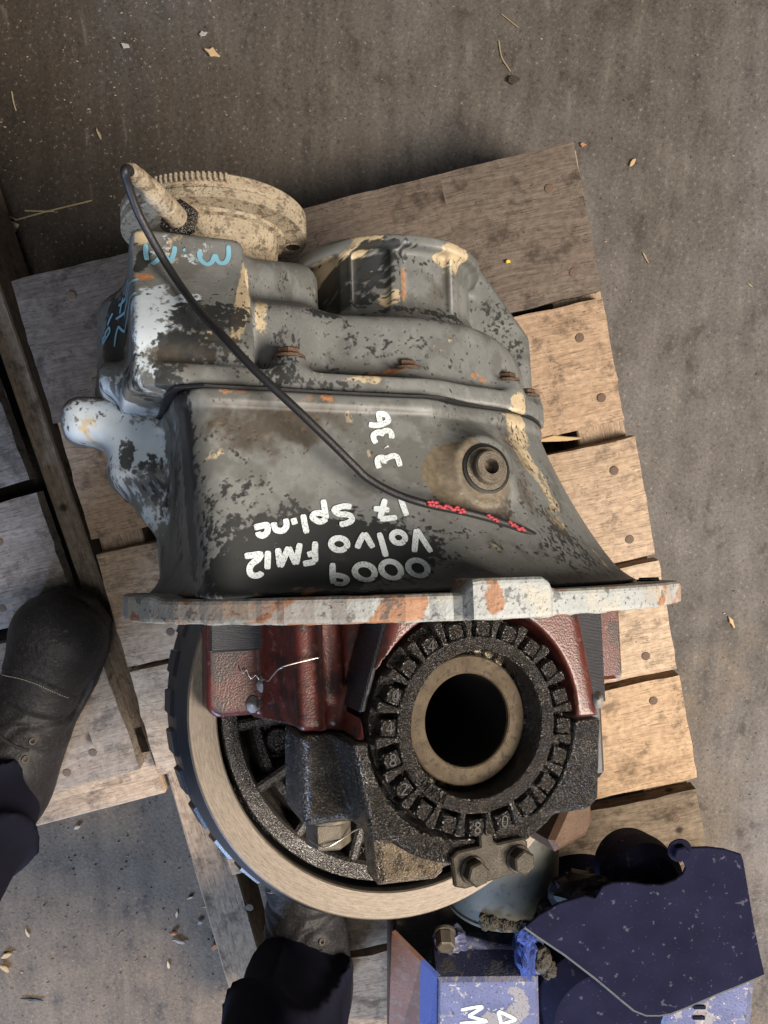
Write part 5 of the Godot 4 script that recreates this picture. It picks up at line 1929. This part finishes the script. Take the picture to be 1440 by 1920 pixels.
const LEGS := [[Vector3(-0.105, 0.245, 0.715), Vector3(-0.115, 0.52, 0.640), Vector3(-0.21, 0.90, 0.80)], [Vector3(-0.462, 0.245, 0.475), Vector3(-0.415, 0.54, 0.470), Vector3(-0.38, 0.90, 0.76)]]

func sd_boot(p: Vector3) -> float:
	# toe towards -z, sole at y = 0, heel at z = 0.10
	var d := sd_capsule(p, Vector3(0, 0.040, -0.150), Vector3(0, 0.050, -0.03), 0.047, 0.046)
	d = smin(d, sd_capsule(p, Vector3(-0.012, 0.036, -0.158), Vector3(0.014, 0.036, -0.150), 0.040, 0.040), 0.02)
	d = smin(d, sd_capsule(p, Vector3(0, 0.05, -0.03), Vector3(0, 0.055, 0.070), 0.042, 0.040), 0.03)
	d = smin(d, sd_capsule(p, Vector3(0, 0.06, 0.035), Vector3(0, 0.19, 0.045), 0.048, 0.052), 0.04)
	# seam of the toe cap
	var seam := Vector2(p.x * 0.6, p.z + 0.125 - 1.8 * p.x * p.x * 8.0).length()
	d += 0.0012 * exp(-pow((p.z + 0.120 - 9.0 * p.x * p.x) / 0.0022, 2.0))
	d -= 0.0016 * smoothstep(-0.118, -0.124, p.z - 9.0 * p.x * p.x)
	d += 0.0012 * sin(p.z * 210.0 + p.x * 60.0 + 3.0 * sin(p.x * 90.0)) * exp(-pow((p.z + 0.055) / 0.030, 2.0))
	# creases over the ball of the foot
	d += 0.0022 * exp(-pow((p.z + 0.062 + 0.22 * p.x) / 0.0035, 2.0)) + 0.0030 * exp(-pow((p.z + 0.078 - 0.12 * p.x) / 0.004, 2.0))
	var sole := sd_poly(Vector2(p.x, p.z), SOLE)
	d = smin(maxf(d, 0.010 - p.y), smax(sole, absf(p.y - 0.011) - 0.011, 0.003), 0.004)
	return d

var SOLE := PackedVector2Array([Vector2(-0.020, -0.205), Vector2(0.018, -0.205), Vector2(0.043, -0.185), Vector2(0.054, -0.150), Vector2(0.053, -0.10), Vector2(0.043, -0.04), Vector2(0.042, 0.05), Vector2(0.036, 0.095), Vector2(0.015, 0.113), Vector2(-0.015, 0.113), Vector2(-0.036, 0.095), Vector2(-0.042, 0.05), Vector2(-0.043, -0.04), Vector2(-0.053, -0.10), Vector2(-0.054, -0.150), Vector2(-0.044, -0.185)])

func build_person() -> void:
	var person := thing("person", "person in dark navy trousers and black lace-up boots, standing with one boot on each pallet", "person", Vector3(-0.28, DECK, 0.55))
	var here := Transform3D(Basis(), -person.position)
	part(person, "trousers", cast_body(sd_person, Vector3(-0.56, 0.205, 0.34), Vector3(-0.02, 1.10, 1.02), 0.008), mats.trousers, "", here)
	var boot := cast_body(sd_boot, Vector3(-0.062, -0.004, -0.215), Vector3(0.062, 0.25, 0.125), 0.0035)
	var k := 0
	for at in [[Vector3(-0.095, DECK + 0.002, 0.700), 0.06], [Vector3(-0.440, DECK + 0.002, 0.434), -0.36]]:
		var b := part(person, "boot", boot, mats.leather, "", Transform3D(Basis(Vector3.UP, at[1]), at[0] - person.position))
		# tongue, eyelets and laces up the front
		for i in 4:
			var z := -0.052 + 0.021 * i
			var y := 0.088 + 0.012 * i + (0.014 if i > 1 else 0.0)
			for sx in [-1.0, 1.0]:
				var e := Shape.new()
				e.lathe([Vector2(0.0042, -0.001), Vector2(0.0042, 0.001), Vector2(0.0030, 0.0016), Vector2(0.0022, 0.001), Vector2(0.0018, 0.0)], 14)
				part(b, "eyelet", e.mesh(), mats.bolt, "", along(Vector3(sx * 0.62, 0.72, -0.35), drop(sd_boot, sx * 0.024, z) + Vector3(sx * 0.0006, 0.0004, 0)))
			var lace := Shape.new()
			var l0 := drop(sd_boot, -0.024, z)
			var l1 := drop(sd_boot, 0.0, z + 0.006)
			var l2 := drop(sd_boot, 0.024, z + 0.012)
			var up := Vector3(0, 0.0022, 0)
			lace.tube(bent([l0, l0.lerp(l1, 0.5) + up * 1.6, l1 + up, l1.lerp(l2, 0.5) + up * 1.6, l2]), 0.0021, 8)
			part(b, "lace", lace.mesh(), mats.lace)
		# pale stitching along the toe cap
		var st := Shape.new()
		for i in 34:
			var x := -0.040 + 0.0024 * i
			var a := drop(sd_boot, x, -0.1165 + 9.0 * x * x)
			var c := drop(sd_boot, x + 0.0014, -0.1165 + 9.0 * (x + 0.0014) * (x + 0.0014))
			if a.y > 0.02 and c.y > 0.02:
				st.tube(PackedVector3Array([a + Vector3(0, 0.0004, 0), c + Vector3(0, 0.0004, 0)]), 0.0005, 5)
		part(b, "stitching", st.mesh(), mats.stone)
		k += 1

# ------------------------------------------------------------------ chips, straw and grit
func chip_mesh(seed_: int, l: float, w: float, t: float) -> ArrayMesh:
	var f := noise_of(seed_, 2.2, 2)
	var p := []
	var n := 11
	for i in n:
		var a := TAU * i / n
		var r := 1.0 + 0.5 * f.get_noise_2d(cos(a) * 2.0, sin(a) * 2.0)
		p.append(Vector2(cos(a) * l * 0.5 * r, sin(a) * w * 0.5 * r * (1.0 - 0.5 * absf(cos(a)))))
	var s := Shape.new()
	s.prism(PackedVector2Array(p), 0.0, t, t * 0.3)
	for i in s.v.size():
		s.v[i].y += 0.5 * t * f.get_noise_2d(s.v[i].x * 60.0, s.v[i].z * 60.0) + t * 0.5
	return s.mesh()

func build_litter() -> void:
	# [photo place, length, width, turn in degrees, material, label, category]
	var chips := [
		[408, 1698, 0.046, 0.0085, 3, "chip", "long pale wood splinter on the floor left of the trouser leg", "wood splinter"],
		[443, 1754, 0.024, 0.0075, -28, "chip", "small pale wood chip touching the trouser hem on the floor", "wood chip"],
		[326, 1748, 0.011, 0.009, 20, "chip_orange", "orange wood crumb on the floor above a curled bark chip", "wood chip"],
		[338, 1764, 0.022, 0.007, -18, "stone", "curled grey-brown bark chip on the floor under the orange crumb", "bark chip"],
		[403, 1772, 0.014, 0.010, 40, "chip_orange", "pinkish brown wood chip on the floor nearest the trousers", "wood chip"],
		[376, 1727, 0.011, 0.008, 10, "stone", "pale grey pebble on the floor below the long splinter", "pebble"],
		[357, 1682, 0.010, 0.005, 30, "chip_pale", "cream wood fleck above the left end of the long splinter", "wood chip"],
		[332, 1713, 0.011, 0.004, 80, "chip_pale", "upright cream sliver left of the long splinter", "wood chip"],
		[402, 1680, 0.015, 0.010, 0, "stone", "cluster-like grey stone crumb above the long splinter", "pebble"],
		[316, 1808, 0.015, 0.005, 95, "chip_pale", "thin forked cream sliver low on the floor below the bark chip", "wood chip"],
		[14, 1789, 0.017, 0.009, 25, "chip", "upper of two tan wood chips at the left edge of the floor", "wood chip"],
		[10, 1813, 0.018, 0.009, -40, "chip", "lower of two tan wood chips at the left edge of the floor", "wood chip"],
		[52, 1749, 0.015, 0.005, -70, "chip_pale", "cream sliver right of and above the two tan chips", "wood chip"],
		[146, 1549, 0.010, 0.008, 30, "chip_pale", "round cream chip on the floor just below the left pallet", "wood chip"],
		[62, 1873, 0.034, 0.005, -6, "leather", "dark bark strip at the lower left of the floor", "bark strip"],
		[400, 101, 0.020, 0.010, -22, "chip", "tan dry leaf scrap at the top of the floor", "leaf scrap"],
		[236, 87, 0.011, 0.007, -20, "stone", "pale oval pebble left of the tan leaf scrap", "pebble"],
		[382, 65, 0.010, 0.007, 15, "stone", "pale round pebble above the tan leaf scrap", "pebble"],
		[16, 432, 0.034, 0.022, 35, "chip_pale", "crumpled cream leaf at the left edge beside the straw", "leaf"],
		[1185, 305, 0.012, 0.007, 60, "chip", "small brown leaf scrap right of the pallet's top corner", "leaf scrap"],
		[1092, 272, 0.009, 0.006, 0, "chip_orange", "orange-brown crumb touching the pallet's top right corner", "wood chip"],
		[1210, 483, 0.018, 0.0025, -58, "straw", "short straw splinter on the floor right of the first gap", "straw"],
		[1406, 535, 0.010, 0.002, -35, "straw", "tiny pale splinter near the right edge of the floor", "straw"],
		[962, 152, 0.016, 0.011, 10, "soil", "tuft of dry moss at the foot of a bent straw", "moss"],
		[1370, 1165, 0.018, 0.006, -60, "chip", "thin tan leaf scrap on the floor right of the pallet", "leaf scrap"],
		[186, 252, 0.016, 0.004, -70, "straw", "short straw stub on the dark floor at the upper left", "straw"],
		[952, 491, 0.006, 0.0055, 0, "yellow", "yellow paint fleck on the top pallet plank", "paint fleck"],
	]
	mats.yellow = plain(Color(0.70, 0.50, 0.05), 0.6)
	for i in chips.size():
		var c: Array = chips[i]
		var h := DECK + 0.0012 if c[7] == "paint fleck" else 0.0005
		var at := site(c[0], c[1], h)
		solo((c[7] as String).replace(" ", "_"), chip_mesh(500 + i, c[2], c[3], clampf(c[3] * 0.35, 0.0010, 0.004)), mats[c[5]], c[6], c[7], Transform3D(Basis(Vector3.UP, deg_to_rad(c[4])), at))
	var straws := [
		[[[28, 413], [90, 396], [172, 376]], 0.0011, "long straw lying level at the left of the dark floor"],
		[[[0, 398], [14, 404], [30, 412]], 0.0010, "short straw meeting the long one beside the cream leaf"],
		[[[22, 172], [25, 190], [30, 208]], 0.0010, "short upright straw near the top left corner"],
		[[[935, 77], [940, 106], [948, 120], [957, 134]], 0.0010, "bent upright straw at the top, right of the middle"],
		[[[940, 26], [955, 38], [972, 52]], 0.0007, "fine dark root fibre at the very top"],
		[[[47, 395], [75, 396], [102, 396]], 0.0012, "thick straw stub under the long level straw"],
	]
	for q in straws:
		var pts := []
		for k in q[0]:
			pts.append(site(k[0], k[1], 0.0012))
		var s := Shape.new()
		s.tube(bent(pts, 4), q[1], 6)
		solo("straw", s.mesh(), mats.straw, q[2], "straw")
	# thin curled wire on the red pedestal
	var pts := []
	for q in [[450, 1249, 0.0485], [456, 1262, 0.050], [462, 1256, 0.0490], [466, 1266, 0.0492], [472, 1272, 0.0495], [480, 1266, 0.0510], [487, 1275, 0.0495], [496, 1274, 0.060], [503, 1277, 0.075], [512, 1266, 0.095], [527, 1252, 0.110], [560, 1242, 0.1125], [598, 1233, 0.1120]]:
		pts.append(diff.transform * local(q[0], q[1], q[2]))
	var w := Shape.new()
	w.tube(bent(pts, 6), 0.00055, 6)
	solo("wire", w.mesh(), mats.wire, "fine curly silver wire lying across the red bearing pedestal", "wire")
	# a torn splinter in the third gap of the big pallet
	solo("plank_splinter", chip_mesh(777, 0.055, 0.008, 0.003), mats.chip, "long torn splinter lying in the gap between the second and third planks", "wood splinter", Transform3D(Basis(Vector3.UP, 0.05), site(1045, 823, DECK - 0.004)))
	# grit: uncountable pale crumbs on the floor, thicker at the left
	var mm := MultiMesh.new()
	mm.transform_format = MultiMesh.TRANSFORM_3D
	mm.use_colors = true
	var bit := Shape.new()
	bit.add(crust(1.0, 901))
	var low := ArrayMesh.new()
	var cr := BoxMesh.new()
	cr.size = Vector3(1, 0.6, 0.7)
	mm.mesh = cr
	var places := []
	while places.size() < 5200:
		var x := rng.randf_range(-0.68, 0.68)
		var z := rng.randf_range(-0.56, 1.05)
		var dense := 0.25 + 0.75 * smoothstep(0.0, -0.45, x) * (1.0 if z < -0.15 else 0.35) + 0.35 * smoothstep(0.3, 0.6, z) * smoothstep(0.1, -0.2, x)
		if rng.randf() < dense:
			places.append(Vector3(x, 0, z))
	mm.instance_count = places.size()
	for i in places.size():
		var r := 0.0004 + 0.0017 * pow(rng.randf(), 3.2)
		var b := Basis.from_euler(Vector3(rng.randf() * TAU, rng.randf() * TAU, rng.randf() * TAU)).scaled(Vector3(r * rng.randf_range(0.8, 2.2), r, r))
		mm.set_instance_transform(i, Transform3D(b, places[i] + Vector3(0, r * 0.4, 0)))
		var t := rng.randf()
		mm.set_instance_color(i, Color(0.34, 0.29, 0.22).lerp(Color(0.10, 0.085, 0.07), t) * rng.randf_range(0.7, 1.3))
	var gm := plain(Color(1, 1, 1), 0.9)
	gm.vertex_color_use_as_albedo = true
	var g := MultiMeshInstance3D.new()
	g.name = "grit"
	g.multimesh = mm
	g.material_override = gm
	g.set_meta("kind", "stuff")
	g.set_meta("label", "pale grit and crumbs scattered over the dirty floor")
	g.set_meta("category", "grit")
	add_child(g, true)
